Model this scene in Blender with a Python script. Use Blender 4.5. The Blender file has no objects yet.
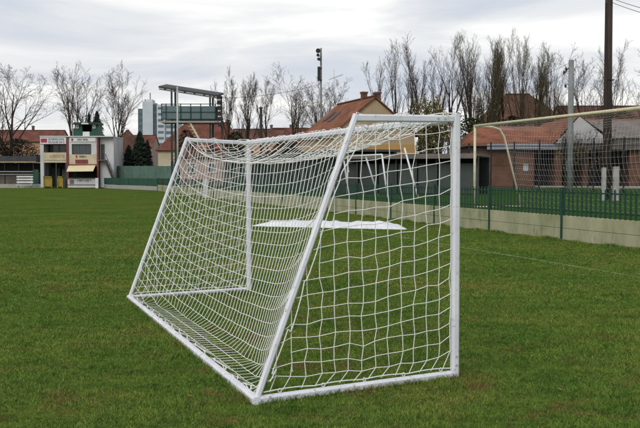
import bpy, math, random
import numpy as np
from mathutils import Vector, Matrix, Euler

R = math.radians
random.seed(7); RNG = np.random.default_rng(7)
SC = bpy.context.scene
COL = SC.collection

# ------------------------------------------------------------------ camera
F = 948.0; CH = 1.88; HOR = 175.0
TH = math.atan((214 - HOR) / F)
cam = bpy.data.cameras.new('camera'); cam.sensor_width = 36.0; cam.lens = F / 640 * 36
cam.clip_start = 0.1; cam.clip_end = 3000
camo = bpy.data.objects.new('camera', cam); COL.objects.link(camo)
camo.location = (0, 0, CH); camo.rotation_euler = (math.pi / 2 - TH, 0, 0)
SC.camera = camo

# ------------------------------------------------------------------ sky, sun, exposure
SUN_EL, SUN_AZ = 38, 205          # azimuth clockwise from +Y (the view direction)
wd = bpy.data.worlds.new('World'); SC.world = wd; wd.use_nodes = True
nt = wd.node_tree; nt.nodes.clear()
def N(t, **k):
    n = nt.nodes.new(t)
    for a, b in k.items(): setattr(n, a, b)
    return n
out = N('ShaderNodeOutputWorld'); sky = N('ShaderNodeTexSky', sky_type='NISHITA')
sky.sun_disc = False; sky.sun_elevation = R(SUN_EL); sky.sun_rotation = R(SUN_AZ); sky.air_density = 1.0; sky.dust_density = 2.0
bg1 = N('ShaderNodeBackground'); bg1.inputs[1].default_value = 0.12; nt.links.new(sky.outputs[0], bg1.inputs[0])
tc = N('ShaderNodeTexCoord'); sep = N('ShaderNodeSeparateXYZ'); nt.links.new(tc.outputs['Generated'], sep.inputs[0])
def M(op, a, b=None):
    n = N('ShaderNodeMath', operation=op)
    for i, v in enumerate((a, b)):
        if v is None: continue
        if isinstance(v, (int, float)): n.inputs[i].default_value = v
        else: nt.links.new(v, n.inputs[i])
    return n.outputs[0]
zc = M('ADD', M('MAXIMUM', sep.outputs[2], 0.0), 0.10)
cmb = N('ShaderNodeCombineXYZ')
nt.links.new(M('DIVIDE', sep.outputs[0], zc), cmb.inputs[0]); nt.links.new(M('DIVIDE', sep.outputs[1], zc), cmb.inputs[1])
mp = N('ShaderNodeMapping'); mp.inputs['Location'].default_value = (3.1, 1.7, 0.4); mp.inputs['Scale'].default_value = (0.55, 0.62, 1)
nt.links.new(cmb.outputs[0], mp.inputs[0])
n1 = N('ShaderNodeTexNoise'); n1.inputs['Scale'].default_value = 1.35; n1.inputs['Detail'].default_value = 8; n1.inputs['Roughness'].default_value = 0.52; n1.inputs['Distortion'].default_value = 0.5
nt.links.new(mp.outputs[0], n1.inputs[0])
rp = N('ShaderNodeValToRGB'); e = rp.color_ramp.elements
e[0].position = 0.32; e[0].color = (0.55, 0.60, 0.685, 1)
e[1].position = 0.64; e[1].color = (0.97, 0.96, 0.935, 1)
m_ = e.new(0.44); m_.color = (0.665, 0.685, 0.73, 1)
m_ = e.new(0.54); m_.color = (0.785, 0.79, 0.80, 1)
nt.links.new(n1.outputs[0], rp.inputs[0])
bg2 = N('ShaderNodeBackground'); bg2.inputs[1].default_value = 1.0; nt.links.new(rp.outputs[0], bg2.inputs[0])
mx = N('ShaderNodeMixShader'); mx.inputs[0].default_value = 0.93
nt.links.new(bg1.outputs[0], mx.inputs[1]); nt.links.new(bg2.outputs[0], mx.inputs[2]); nt.links.new(mx.outputs[0], out.inputs[0])

sl = bpy.data.lights.new('sun', 'SUN'); sl.energy = 1.5; sl.angle = R(35); sl.color = (1, 0.97, 0.92)
so = bpy.data.objects.new('sun', sl); COL.objects.link(so); so.location = (-20, -20, 40)
_d = Vector((math.sin(R(SUN_AZ)) * math.cos(R(SUN_EL)), math.cos(R(SUN_AZ)) * math.cos(R(SUN_EL)), math.sin(R(SUN_EL))))
so.rotation_euler = _d.to_track_quat('Z', 'Y').to_euler()
vs = SC.view_settings; vs.view_transform = 'Standard'; vs.look = 'None'; vs.exposure = 0.15; vs.gamma = 1
try: vs.use_curve_mapping = False
except Exception: pass

# ------------------------------------------------------------------ helpers
_c, _s = math.cos(TH), math.sin(TH)
def W(px, py, Y):
    """point of the place seen at photo position (px, py) and standing Y metres away"""
    u, v = (px - 320) / F, (214 - py) / F
    t = Y / (_c + v * _s)
    return Vector((u * t, Y, CH + t * (-_s + v * _c)))
def G(px, py, z=0.0):
    u, v = (px - 320) / F, (214 - py) / F
    t = (z - CH) / (-_s + v * _c)
    return Vector((u * t, (_c + v * _s) * t, z))

class MB:
    def __init__(s): s.v = []; s.f = []
    def add(s, vs, fs):
        o = len(s.v); s.v += [tuple(p) for p in vs]; s.f += [tuple(i + o for i in f) for f in fs]; return s
    def box(s, x0, x1, y0, y1, z0, z1):
        return s.add([(x0,y0,z0),(x1,y0,z0),(x1,y1,z0),(x0,y1,z0),(x0,y0,z1),(x1,y0,z1),(x1,y1,z1),(x0,y1,z1)],
                     [(0,3,2,1),(4,5,6,7),(0,1,5,4),(1,2,6,5),(2,3,7,6),(3,0,4,7)])
    def bar(s, a, b, w, h, up=(0,0,1), ch=0.18):
        """chamfered rectangular bar from a to b, width w (sideways) and height h (along up)"""
        a, b = Vector(a), Vector(b); d = (b - a).normalized(); up = Vector(up)
        if abs(d.dot(up)) > .98: up = Vector((1, 0, 0)) if abs(d.x) < .9 else Vector((0, 1, 0))
        sd = d.cross(up).normalized(); u = sd.cross(d).normalized()
        c = min(w, h) * ch; W2, H2 = w / 2, h / 2
        pr = [(-W2 + c, -H2), (W2 - c, -H2), (W2, -H2 + c), (W2, H2 - c), (W2 - c, H2), (-W2 + c, H2), (-W2, H2 - c), (-W2, -H2 + c)]
        vs = [a + sd * x + u * y for x, y in pr] + [b + sd * x + u * y for x, y in pr]
        return s.add(vs, [(i, (i + 1) % 8, 8 + (i + 1) % 8, 8 + i) for i in range(8)] + [tuple(range(7, -1, -1)), tuple(range(8, 16))])
    def tube(s, pts, r, n=6, cap=True):
        pts = [Vector(p) for p in pts]; k = len(pts)
        rs = r if isinstance(r, (list, tuple)) else [r] * k
        o = len(s.v); ref = None
        for i in range(k):
            t = (pts[min(i + 1, k - 1)] - pts[max(i - 1, 0)])
            if t.length < 1e-9: t = Vector((0, 0, 1))
            t.normalize()
            if ref is None: ref = Vector((0, 0, 1)) if abs(t.z) < .9 else Vector((1, 0, 0))
            a = t.cross(ref)
            if a.length < 1e-6: a = t.cross(Vector((0, 1, 0)))
            a.normalize(); b = t.cross(a); ref = -b if False else ref
            for j in range(n):
                q = 2 * math.pi * j / n
                s.v.append(tuple(pts[i] + (a * math.cos(q) + b * math.sin(q)) * rs[i]))
        for i in range(k - 1):
            for j in range(n):
                s.f.append((o + i * n + j, o + i * n + (j + 1) % n, o + (i + 1) * n + (j + 1) % n, o + (i + 1) * n + j))
        if cap:
            s.f.append(tuple(o + j for j in range(n - 1, -1, -1))); s.f.append(tuple(o + (k - 1) * n + j for j in range(n)))
        return s
    def quad(s, *p): return s.add(p, [tuple(range(len(p)))])
    def build(s, name, mat, parent=None, smooth=False):
        r = root_loc(parent)
        me = bpy.data.meshes.new(name)
        me.from_pydata([(x - r[0], y - r[1], z - r[2]) for x, y, z in s.v], [], s.f)
        me.materials.append(mat)
        if smooth: me.polygons.foreach_set('use_smooth', [True] * len(me.polygons))
        me.update()
        o = bpy.data.objects.new(name, me); COL.objects.link(o); o.parent = parent
        return o
def root_loc(p):
    if p is None: return (0, 0, 0)
    while p.parent is not None: p = p.parent
    return tuple(p.location)
def tag(o, label=None, cat=None, group=None, kind=None):
    if label: o['label'] = label
    if cat: o['category'] = cat
    if group: o['group'] = group
    if kind: o['kind'] = kind
    return o
def thing(name, loc, label, cat, group=None):
    o = bpy.data.objects.new(name, None); COL.objects.link(o); o.location = loc; o.empty_display_size = .3
    return tag(o, label, cat, group)
def boxpart(name, mat, par, x0, x1, y0, y1, z0, z1): return MB().box(x0, x1, y0, y1, z0, z1).build(name, mat, par)

_mats = {}
def mat(name, c1, c2=None, scale=4.0, rough=.8, bump=0.0, detail=5, spec=.3, metal=0.0, stretch=(1,1,1), c3=None):
    """procedural material: noise between two (three) colours with fine relief"""
    m = bpy.data.materials.new(name); m.use_nodes = True; t = m.node_tree; b = t.nodes['Principled BSDF']
    b.inputs['Roughness'].default_value = rough; b.inputs['Metallic'].default_value = metal
    b.inputs['Specular IOR Level'].default_value = spec
    if c2 is None: c2 = tuple(x * .82 for x in c1)
    g = t.nodes.new('ShaderNodeNewGeometry'); mpn = t.nodes.new('ShaderNodeMapping'); mpn.inputs['Scale'].default_value = stretch
    t.links.new(g.outputs['Position'], mpn.inputs[0])
    n = t.nodes.new('ShaderNodeTexNoise'); n.inputs['Scale'].default_value = scale; n.inputs['Detail'].default_value = detail
    n.inputs['Roughness'].default_value = .6
    t.links.new(mpn.outputs[0], n.inputs[0])
    r = t.nodes.new('ShaderNodeValToRGB'); r.color_ramp.elements[0].position = .35; r.color_ramp.elements[1].position = .65
    r.color_ramp.elements[0].color = (*c1, 1); r.color_ramp.elements[1].color = (*c2, 1)
    if c3: x = r.color_ramp.elements.new(.78); x.color = (*c3, 1)
    t.links.new(n.outputs[0], r.inputs[0]); t.links.new(r.outputs[0], b.inputs['Base Color'])
    if bump:
        bp = t.nodes.new('ShaderNodeBump'); bp.inputs['Strength'].default_value = bump; bp.inputs['Distance'].default_value = .05
        t.links.new(n.outputs[0], bp.inputs['Height']); t.links.new(bp.outputs[0], b.inputs['Normal'])
    return m
def tilemat(name, c1, c2, c3, row=.33, wid=.25, rough=.9):
    """roof tiles or bricks too far off to be built one by one: brick texture on the object's own generated uv"""
    m = bpy.data.materials.new(name); m.use_nodes = True; t = m.node_tree; b = t.nodes['Principled BSDF']
    b.inputs['Roughness'].default_value = rough; b.inputs['Specular IOR Level'].default_value = .2
    uv = t.nodes.new('ShaderNodeUVMap'); br = t.nodes.new('ShaderNodeTexBrick')
    br.inputs['Scale'].default_value = 1; br.inputs['Brick Width'].default_value = wid; br.inputs['Row Height'].default_value = row
    br.inputs['Mortar Size'].default_value = .015; br.inputs['Color1'].default_value = (*c1, 1); br.inputs['Color2'].default_value = (*c2, 1); br.inputs['Mortar'].default_value = (*c3, 1)
    t.links.new(uv.outputs[0], br.inputs[0])
    n = t.nodes.new('ShaderNodeTexNoise'); n.inputs['Scale'].default_value = .6; n.inputs['Detail'].default_value = 6; t.links.new(uv.outputs[0], n.inputs[0])
    mxn = t.nodes.new('ShaderNodeMix'); mxn.data_type = 'RGBA'; mxn.blend_type = 'MULTIPLY'
    cr = t.nodes.new('ShaderNodeValToRGB'); cr.color_ramp.elements[0].position = .3; cr.color_ramp.elements[0].color = (.5, .47, .44, 1); cr.color_ramp.elements[1].position = .65; cr.color_ramp.elements[1].color = (1, 1, 1, 1)
    t.links.new(n.outputs[0], cr.inputs[0]); mxn.inputs[0].default_value = 1
    t.links.new(br.outputs[0], mxn.inputs[6]); t.links.new(cr.outputs[0], mxn.inputs[7]); t.links.new(mxn.outputs[2], b.inputs['Base Color'])
    bp = t.nodes.new('ShaderNodeBump'); bp.inputs['Strength'].default_value = .6; bp.inputs['Distance'].default_value = .03; bp.invert = True
    t.links.new(br.outputs['Fac'], bp.inputs['Height']); t.links.new(bp.outputs[0], b.inputs['Normal'])
    return m
def planar_uv(o):
    """metric uv per face: u horizontal, v up the slope"""
    me = o.data; uv = me.uv_layers.new(name='UVMap')
    for p in me.polygons:
        n = p.normal; u = Vector((0, 0, 1)).cross(n)
        if u.length < 1e-3: u = Vector((1, 0, 0))
        u.normalize(); v = n.cross(u)
        for li in p.loop_indices:
            c = me.vertices[me.loops[li].vertex_index].co; uv.data[li].uv = (c.dot(u), c.dot(v))
    return o

MT = dict(
 goal=None,
 cord=mat('net_cord', (.80,.80,.78), (.68,.68,.65), 30, .9),
 cream_bar=mat('cream_paint', (.62,.57,.40), (.5,.45,.30), 6, .6),
 concrete=mat('concrete_slab', (.36,.35,.23), (.25,.26,.15), 1.6, .95, .6, detail=9, stretch=(1,1,.45), c3=(.13,.15,.08)),
 concrete2=mat('concrete_plain', (.36,.35,.32), (.26,.26,.24), 3, .95, .3),
 green=mat('green_paint', (.010,.052,.032), (.006,.034,.022), 5, .55),
 green_l=mat('green_board', (.018,.075,.048), (.012,.052,.035), 1, .6),
 green_p=mat('faded_green', (.10,.17,.13), (.07,.12,.1), .8, .8),
 white=mat('white_plaster', (.60,.60,.61), (.44,.44,.44), .6, .9, detail=9, stretch=(1,1,.5)),
 white2=mat('white_sign', (.66,.66,.66), (.55,.55,.55), 1.5, .6),
 cream=mat('cream_plaster', (.54,.47,.33), (.42,.36,.25), .8, .9, detail=8),
 beige=mat('beige_render', (.42,.31,.19), (.33,.25,.155), .7, .95),
 ochre=mat('ochre_render', (.45,.27,.09), (.37,.22,.08), .9, .95),
 salmon=mat('salmon_render', (.46,.27,.18), (.40,.23,.15), .8, .95),
 pink=mat('pinkish_render', (.38,.28,.25), (.31,.23,.2), .8, .95),
 redpaint=mat('red_paint', (.20,.045,.045), (.15,.038,.038), 2, .6),
 redsign=mat('red_sign', (.40,.03,.06), (.34,.03,.05), 2, .6),
 navy=mat('navy_lettering', (.14,.16,.25), (.18,.2,.28), 2, .6),
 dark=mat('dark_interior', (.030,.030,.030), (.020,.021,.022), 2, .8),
 darkgrey=mat('dark_grey_sheet', (.055,.058,.06), (.04,.042,.045), 1, .7),
 slate=mat('grey_roof_sheet', (.17,.15,.13), (.12,.105,.092), .8, .9),
 bluegrey=mat('pale_metal_fascia', (.42,.45,.50), (.34,.37,.42), .8, .6),
 glass=mat('window_glass', (.03,.036,.042), (.05,.06,.065), .3, .12, spec=.6),
 glass_t=mat('teal_glass', (.07,.11,.12), (.10,.15,.16), .35, .2, spec=.6),
 yellow=mat('yellow_paint', (.30,.22,.03), (.22,.16,.03), 2, .6),
 awning=mat('cream_awning', (.68,.60,.38), (.60,.53,.33), 1, .8),
 black=mat('black_metal', (.012,.012,.013), (.02,.02,.02), 5, .5),
 wood=mat('tarred_wood', (.030,.022,.018), (.05,.036,.03), 3, .9, .4, stretch=(6,6,.4)),
 grey_pole=mat('grey_concrete_pole', (.22,.23,.22), (.15,.16,.155), 2, .9, .2),
 pale_pole=mat('pale_metal_pole', (.42,.43,.40), (.34,.35,.33), 2, .6),
 bark=mat('grey_brown_bark', (.060,.046,.036), (.04,.031,.025), 3, .95),
 twig=mat('brown_twigs', (.075,.053,.040), (.052,.038,.03), 3, .95),
 twig_p=mat('olive_twigs', (.10,.082,.045), (.07,.058,.035), 2, .95),
 leaf_y=mat('withered_leaves', (.16,.13,.03), (.10,.09,.025), 1.5, .8),
 leaf_g=mat('dull_green_leaves', (.06,.075,.03), (.035,.05,.02), 1.5, .8),
 conifer=mat('dark_conifer_needles', (.012,.022,.014), (.022,.035,.02), 2.0, .8),
 hedge=mat('brown_hedge', (.055,.042,.026), (.034,.034,.018), 1, .9),
 sheet=mat('white_sheeting', (.70,.72,.74), (.56,.58,.61), 4, .7, 1.0),
 tower=mat('highrise_white', (.50,.53,.58), (.44,.47,.52), .2, .8),
 tower_d=mat('highrise_teal', (.08,.12,.14), (.06,.10,.12), .4, .5),
 leafbrown=mat('fallen_leaf_brown', (.22,.12,.045), (.13,.075,.035), 9, .8),
 tile_o=tilemat('orange_roof_tiles', (.31,.12,.065), (.23,.088,.05), (.10,.045,.03)),
 tile_r=tilemat('red_roof_tiles', (.22,.082,.058), (.17,.066,.048), (.08,.035,.025)),
 tile_b=tilemat('brown_roof_tiles', (.17,.08,.055), (.13,.065,.045), (.05,.03,.02)),
 brick=tilemat('red_brick', (.235,.102,.066), (.18,.08,.053), (.165,.125,.098), .09, .26),
)

# weathered white goal paint: scratches and mud specks
def goal_paint(name='goal_white_paint', lo=.56, dirt=(.34,.30,.24), sc=14):
    m = mat(name, (.68,.69,.73), (.60,.61,.66), 3, .42, spec=.45)
    t = m.node_tree; b = t.nodes['Principled BSDF']; src = b.inputs['Base Color'].links[0].from_socket
    g = t.nodes.new('ShaderNodeNewGeometry'); n = t.nodes.new('ShaderNodeTexNoise'); n.inputs['Scale'].default_value = sc; n.inputs['Detail'].default_value = 6; n.inputs['Roughness'].default_value = .7
    t.links.new(g.outputs['Position'], n.inputs[0])
    r = t.nodes.new('ShaderNodeValToRGB'); r.color_ramp.elements[0].position = lo; r.color_ramp.elements[1].position = lo + .14
    r.color_ramp.elements[0].color = (0,0,0,1); r.color_ramp.elements[1].color = (1,1,1,1); t.links.new(n.outputs[0], r.inputs[0])
    x = t.nodes.new('ShaderNodeMix'); x.data_type = 'RGBA'; t.links.new(r.outputs[0], x.inputs[0]); t.links.new(src, x.inputs[6]); x.inputs[7].default_value = (*dirt, 1)
    t.links.new(x.outputs[2], b.inputs['Base Color'])
    return m
MT['goal'] = goal_paint(); MT['goal_muddy'] = goal_paint('goal_paint_mud_stained', .55, (.30,.25,.17), 21)

# turf: the same patches of moss green, dark and worn brown for sheet and blades
def turf(name, blades):
    m = bpy.data.materials.new(name); m.use_nodes = True; t = m.node_tree; b = t.nodes['Principled BSDF']
    b.inputs['Roughness'].default_value = .8 if blades else 1.0; b.inputs['Specular IOR Level'].default_value = .1 if blades else 0.0
    g = t.nodes.new('ShaderNodeNewGeometry'); L = t.links.new
    mp = t.nodes.new('ShaderNodeMapping'); mp.inputs['Scale'].default_value = (1, 1, 0); L(g.outputs['Position'], mp.inputs[0])
    def noise(sc, det, rough=.55):
        n = t.nodes.new('ShaderNodeTexNoise'); n.inputs['Scale'].default_value = sc; n.inputs['Detail'].default_value = det; n.inputs['Roughness'].default_value = rough
        L(mp.outputs[0], n.inputs[0]); return n.outputs[0]
    def ramp(src, stops):
        r = t.nodes.new('ShaderNodeValToRGB'); el = r.color_ramp.elements
        el[0].position, el[0].color = stops[0][0], (*stops[0][1], 1); el[1].position, el[1].color = stops[-1][0], (*stops[-1][1], 1)
        for p, c in stops[1:-1]: q = el.new(p); q.color = (*c, 1)
        L(src, r.inputs[0]); return r.outputs[0]
    def mix(f, a, b2, mode='MIX'):
        x = t.nodes.new('ShaderNodeMix'); x.data_type = 'RGBA'; x.blend_type = mode
        if isinstance(f, float): x.inputs[0].default_value = f
        else: L(f, x.inputs[0])
        L(a, x.inputs[6])
        if isinstance(b2, tuple): x.inputs[7].default_value = (*b2, 1)
        else: L(b2, x.inputs[7])
        return x.outputs[2]
    base = ramp(noise(.35, 4), [(.34, (.066,.120,.024)), (.5, (.086,.138,.028)), (.68, (.122,.148,.036))])
    fine = ramp(noise(2.6, 6, .65), [(.32, (.62,.70,.62)), (.5, (.97,.98,.95)), (.66, (1.25,1.14,1.1))])
    spk = ramp(noise(11, 5, .7), [(.34, (.45,.50,.45)), (.48, (.95,.97,.95)), (.66, (1.3,1.2,1.15))])
    col = mix(1.0, mix(1.0, base, fine, 'MULTIPLY'), spk, 'MULTIPLY')
    worn = ramp(noise(1.7, 7, .7), [(.53, (0,0,0)), (.66, (1,1,1))])
    wide = ramp(noise(.16, 3), [(.38, (.30,.30,.30)), (.62, (1,1,1))])
    wm = mix(1.0, worn, wide, 'MULTIPLY')
    col = mix(wm, col, (.135,.088,.036))
    soil = ramp(noise(5.5, 4, .6), [(.66, (0,0,0)), (.72, (.85,.85,.85))]); col = mix(soil, col, (.045,.030,.016))
    if blades:
        n2 = t.nodes.new('ShaderNodeTexNoise'); n2.inputs['Scale'].default_value = 60; n2.inputs['Detail'].default_value = 2; L(g.outputs['Position'], n2.inputs[0])
        v = ramp(n2.outputs[0], [(.3, (.72,.75,.7)), (.55, (1,1,1)), (.72, (1.4,1.3,1.15))]); col = mix(1.0, col, v, 'MULTIPLY'); col = mix(1.0, col, (1.55, 1.5, 1.4), 'MULTIPLY')
        b.inputs['Subsurface Weight'].default_value = 0
    else:
        v = ramp(noise(38, 4, .75), [(.3, (.40,.43,.38)), (.5, (.82,.82,.78)), (.7, (1.15,1.1,1.0))]); col = mix(.8, col, v, 'MULTIPLY')
        bp = t.nodes.new('ShaderNodeBump'); bp.inputs['Strength'].default_value = .7; bp.inputs['Distance'].default_value = .04
        L(noise(14, 8, .7), bp.inputs['Height']); L(bp.outputs[0], b.inputs['Normal'])
    L(col, b.inputs['Base Color']); return m
MT['turf'] = turf('pitch_turf', False); MT['blade'] = turf('grass_blades', True)
MT['terrace'] = mat('terrace_turf', (.030,.068,.014), (.042,.082,.02), .8, 1.0, .3, spec=0.0)

def weathered_concrete():
    m = MT['concrete']; t = m.node_tree; b = t.nodes['Principled BSDF']; src = b.inputs['Base Color'].links[0].from_socket; g = t.nodes.new('ShaderNodeNewGeometry'); L = t.links.new
    def layer(src, scale, st, lo, hi, col, det=6):
        mp = t.nodes.new('ShaderNodeMapping'); mp.inputs['Scale'].default_value = st; L(g.outputs['Position'], mp.inputs[0])
        n = t.nodes.new('ShaderNodeTexNoise'); n.inputs['Scale'].default_value = scale; n.inputs['Detail'].default_value = det; n.inputs['Roughness'].default_value = .65; L(mp.outputs[0], n.inputs[0])
        r = t.nodes.new('ShaderNodeValToRGB'); r.color_ramp.elements[0].position = lo; r.color_ramp.elements[1].position = hi; r.color_ramp.elements[0].color = (0,0,0,1); r.color_ramp.elements[1].color = (1,1,1,1); L(n.outputs[0], r.inputs[0])
        x = t.nodes.new('ShaderNodeMix'); x.data_type = 'RGBA'; L(r.outputs[0], x.inputs[0]); L(src, x.inputs[6]); x.inputs[7].default_value = (*col, 1); return x.outputs[2]
    c = layer(src, .9, (1, 1, .6), .50, .72, (.155,.185,.085)); c = layer(c, 5, (1.6, 1.6, .35), .58, .75, (.13,.115,.075)); c = layer(c, 7, (1, 1, 1.6), .66, .72, (.05,.045,.035)); c = layer(c, 3, (1, 1, 1), .62, .70, (.44,.42,.31))
    L(c, b.inputs['Base Color'])
weathered_concrete()

# ------------------------------------------------------------------ the ground
FD = Vector((-.293, .956, 0)).normalized(); FN = Vector((FD.y, -FD.x, 0))      # along the fence, and away from the pitch
FP = Vector((8.03 - .0, 23.8, 0))
def fence_at(Y): return FP + FD * ((Y - FP.y) / FD.y)
TZ = .70
o = MB().quad((-900, -60, 0), (900, -60, 0), (900, 1600, 0), (-900, 1600, 0)).build('pitch_ground', MT['turf']); tag(o, kind='structure')
# raised ground behind the retaining wall
a, b = fence_at(-40) + FN * .14, fence_at(113.3) + FN * .14; c = W(104, 180, 134); 
tb = MB(); pl = [a, Vector((700, -40, 0)), Vector((700, 1500, 0)), Vector((-25, 1500, 0)), Vector((-25, 139, 0)), b]
tb.add([(p.x, p.y, TZ) for p in pl] + [(p.x, p.y, 0.004) for p in pl], [tuple(range(6))] + [(i, 6 + i, 6 + (i + 1) % 6, (i + 1) % 6) for i in range(6)])
tag(tb.build('terrace_ground', MT['terrace']), kind='structure')
# worn touchline
ln = MB(); p0 = G(500, 254); 
for k in range(-3, 9):
    q = p0 + FD * (k * 2.0); q2 = p0 + FD * (k * 2.0 + 2.0); h = FN * .055
    ln.quad(q - h + Vector((0,0,.006)), q + h + Vector((0,0,.006)), q2 + h + Vector((0,0,.006)), q2 - h + Vector((0,0,.006)))
lm = mat('worn_line_paint', (.19,.23,.09), (.08,.12,.025), 3.0, .95, detail=8)
tag(ln.build('painted_touchline', lm), kind='structure')
# kerb strip in front of the brick building
kb = MB(); A, B = W(440, 187, 90), W(760, 187, 78)
A.z = B.z = 0; kb.bar(A + Vector((0,0,TZ + .1)), B + Vector((0,0,TZ + .1)), 1.2, .2)
tag(kb.build('pale_kerb', MT['concrete2']), kind='structure')

# ------------------------------------------------------------------ grass blades near the camera
def tuft_verge(V):
    """longer blades the mower leaves along the bars lying on the ground"""
    for a, b in GOAL_BARS:
        n = int((b - a).length * 900); f = RNG.uniform(0, 1, n); d = (b - a).normalized(); sd = RNG.choice([-1, 1], n) * (.028 + np.abs(RNG.normal(0, .03, n)))
        x = a.x + (b.x - a.x) * f - d.y * sd; y = a.y + (b.y - a.y) * f + d.x * sd
        V.append(blades(x, y, .045 * RNG.uniform(.5, 1.4, n), .005, n))
    a, b = FP + FD * -4, FP + FD * 30; n = 9000; f = RNG.uniform(0, 1, n) ** 1.3; sd = .005 + np.abs(RNG.normal(0, .06, n)); cl = .6 + .5 * np.sin(f * 97) * np.sin(f * 41 + 1)
    V.append(blades(a.x + (b.x - a.x) * f - FN.x * sd, a.y + (b.y - a.y) * f - FN.y * sd, .10 * RNG.uniform(.4, 1.3, n) * cl.clip(.3, 1.2), .012, n))
def blades(x, y, H, w, n):
    a = RNG.uniform(0, 2 * np.pi, n); lean = RNG.uniform(.3, 1.7, n) * H; b = a + RNG.normal(0, .9, n); ww = w * RNG.uniform(.6, 1.3, n) / 2
    dx, dy = np.cos(a) * ww, np.sin(a) * ww; lx, ly = -np.sin(b) * lean, np.cos(b) * lean; z = np.full(n, -.004)
    return np.stack([np.stack([x - dx, y - dy, z], 1), np.stack([x + dx, y + dy, z], 1), np.stack([x + lx * .4 + dx * .8, y + ly * .4 + dy * .8, H * .6], 1),
                     np.stack([x + lx * .4 - dx * .8, y + ly * .4 - dy * .8, H * .6], 1), np.stack([x + lx, y + ly, H], 1)], 1)
GOAL_BARS = [(G(454.5, 377), G(256, 404)), (G(256, 404), G(129.5, 299.5)), (G(129.5, 299.5), G(249, 291))]
def grass():
    bands = [(6.3, 9.5, 5000, .0042, .025), (9.5, 14, 2500, .006, .026), (14, 21, 950, .009, .027), (21, 48, 280, .014, .028)]
    V = []; 
    for y0, y1, dens, w, hgt in bands:
        x0, x1 = -.36 * y1 - 1.2, .36 * y1 + 1.2; n = int((x1 - x0) * (y1 - y0) * dens)
        x = RNG.uniform(x0, x1, n); y = RNG.uniform(y0, y1, n)
        k = np.abs(x) < .36 * y + 1.2
        if y1 > 30: k &= RNG.random(n) < ((46 - y) / 24).clip(0, 1)
        x, y = x[k], y[k]
        lim = FP.x + (FD.x / FD.y) * (y - FP.y) - .1; k = x < lim; x, y = x[k], y[k]; n = len(x)
        # uneven growth: clumps
        cl = np.sin(x * 3.1 + 1.3 * np.sin(y * 2.3)) * np.sin(y * 2.7 + 1.1 * np.sin(x * 1.9)) + .6 * np.sin(x * 9.7 + y * 4.1) * np.sin(y * 8.3 - x * 5.2)
        H = hgt * RNG.uniform(.45, 1.15, n) * (1 + .35 * cl.clip(-1, 1.2))
        a = RNG.uniform(0, 2 * np.pi, n); lean = RNG.uniform(.3, 1.7, n) * H; b = a + RNG.normal(0, .9, n)
        ww = w * RNG.uniform(.6, 1.3, n) / 2
        dx, dy = np.cos(a) * ww, np.sin(a) * ww; lx, ly = -np.sin(b) * lean, np.cos(b) * lean
        z = np.full(n, -.004)
        P = np.stack([np.stack([x - dx, y - dy, z], 1), np.stack([x + dx, y + dy, z], 1),
                      np.stack([x + lx * .4 + dx * .8, y + ly * .4 + dy * .8, H * .6], 1), np.stack([x + lx * .4 - dx * .8, y + ly * .4 - dy * .8, H * .6], 1),
                      np.stack([x + lx, y + ly, H], 1)], 1)
        V.append(P)
    tuft_verge(V); V = np.concatenate(V); n = len(V)
    me = bpy.data.meshes.new('grass'); me.vertices.add(n * 5); me.vertices.foreach_set('co', V.reshape(-1).astype(np.float32))
    i = np.arange(n)[:, None] * 5; lp = np.concatenate([i + np.array([[0, 1, 2, 3]]), i + np.array([[3, 2, 4]])], 1).reshape(-1)
    me.loops.add(n * 7); me.loops.foreach_set('vertex_index', lp.astype(np.int32))
    st = (np.arange(n)[:, None] * 7 + np.array([[0, 4]])).reshape(-1); me.polygons.add(n * 2)
    me.polygons.foreach_set('loop_start', st.astype(np.int32))
    me.update(calc_edges=True); me.materials.append(MT['blade'])
    o = bpy.data.objects.new('grass', me); COL.objects.link(o); tag(o, 'short patchy green turf of the football pitch', 'grass', kind='stuff')
    print('blades', n)
grass()

# ------------------------------------------------------------------ the goal
def ray_plane(px, py, p0, d1):
    """where the sight line meets the vertical plane through p0 along d1"""
    nrm = Vector((-d1.y, d1.x, 0)); u, v = (px - 320) / F, (214 - py) / F
    r = Vector((u, _c + v * _s, -_s + v * _c)); t = nrm.dot(p0 - Vector((0, 0, CH))) / nrm.dot(r)
    return Vector((0, 0, CH)) + r * t
nb = G(454.5, 377); fb = G(249, 291); nrb = G(256, 404); frb = G(129.5, 299.5)
dw = (fb - nb).normalized(); dn = (nrb - nb).normalized(); df = (frb - fb).normalized()
PH = 2.445
nt_ = nb + Vector((0, 0, PH - .05)); ft_ = fb + Vector((0, 0, PH - .05))
nrt = ray_plane(356, 118, nb, dn); frt = ray_plane(187, 140, fb, df)
print('goal', (fb - nb).length, (nrb - nb).length, (frb - fb).length, nrt, frt, nb, fb)
goal = thing('football_goal', nb, 'large white portable football goal with a slack net, standing close by on the grass', 'goal')
up = Vector((0, 0, 1)); GZ = .026
def gbar(name, a, b, w, h, up=(0,0,1)): return MB().bar(a, b, w, h, up, ch=.25).build(name, MT['goal_muddy' if 'ground' in name else 'goal'], goal)
gbar('post', nb, nt_ + up * .05, .074, .074, dw); gbar('post', fb, ft_ + up * .05, .074, .074, dw)
gbar('crossbar', nt_ + dw * .046, ft_ - dw * .046, 0.076, .080)
gbar('top_side_bar', nt_ + dn * .046, nrt, .05, .066); gbar('top_side_bar', ft_ + df * .046, frt, .05, .066)
gbar('back_stay', nrt + up * .03, nrb + up * GZ, .05, .05, dw); gbar('back_stay', frt + up * .03, frb + up * GZ, .05, .05, dw)
gbar('ground_side_bar', nb + dn * .046 + up * GZ, nrb + up * GZ, .07, .074); gbar('ground_side_bar', fb + df * .046 + up * GZ, frb + up * GZ, .07, .074)
db_ = (frb - nrb).normalized()
gbar('ground_rear_bar', nrb - db_ * .036 + up * GZ, frb + db_ * .036 + up * GZ, .072, .078)
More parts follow.
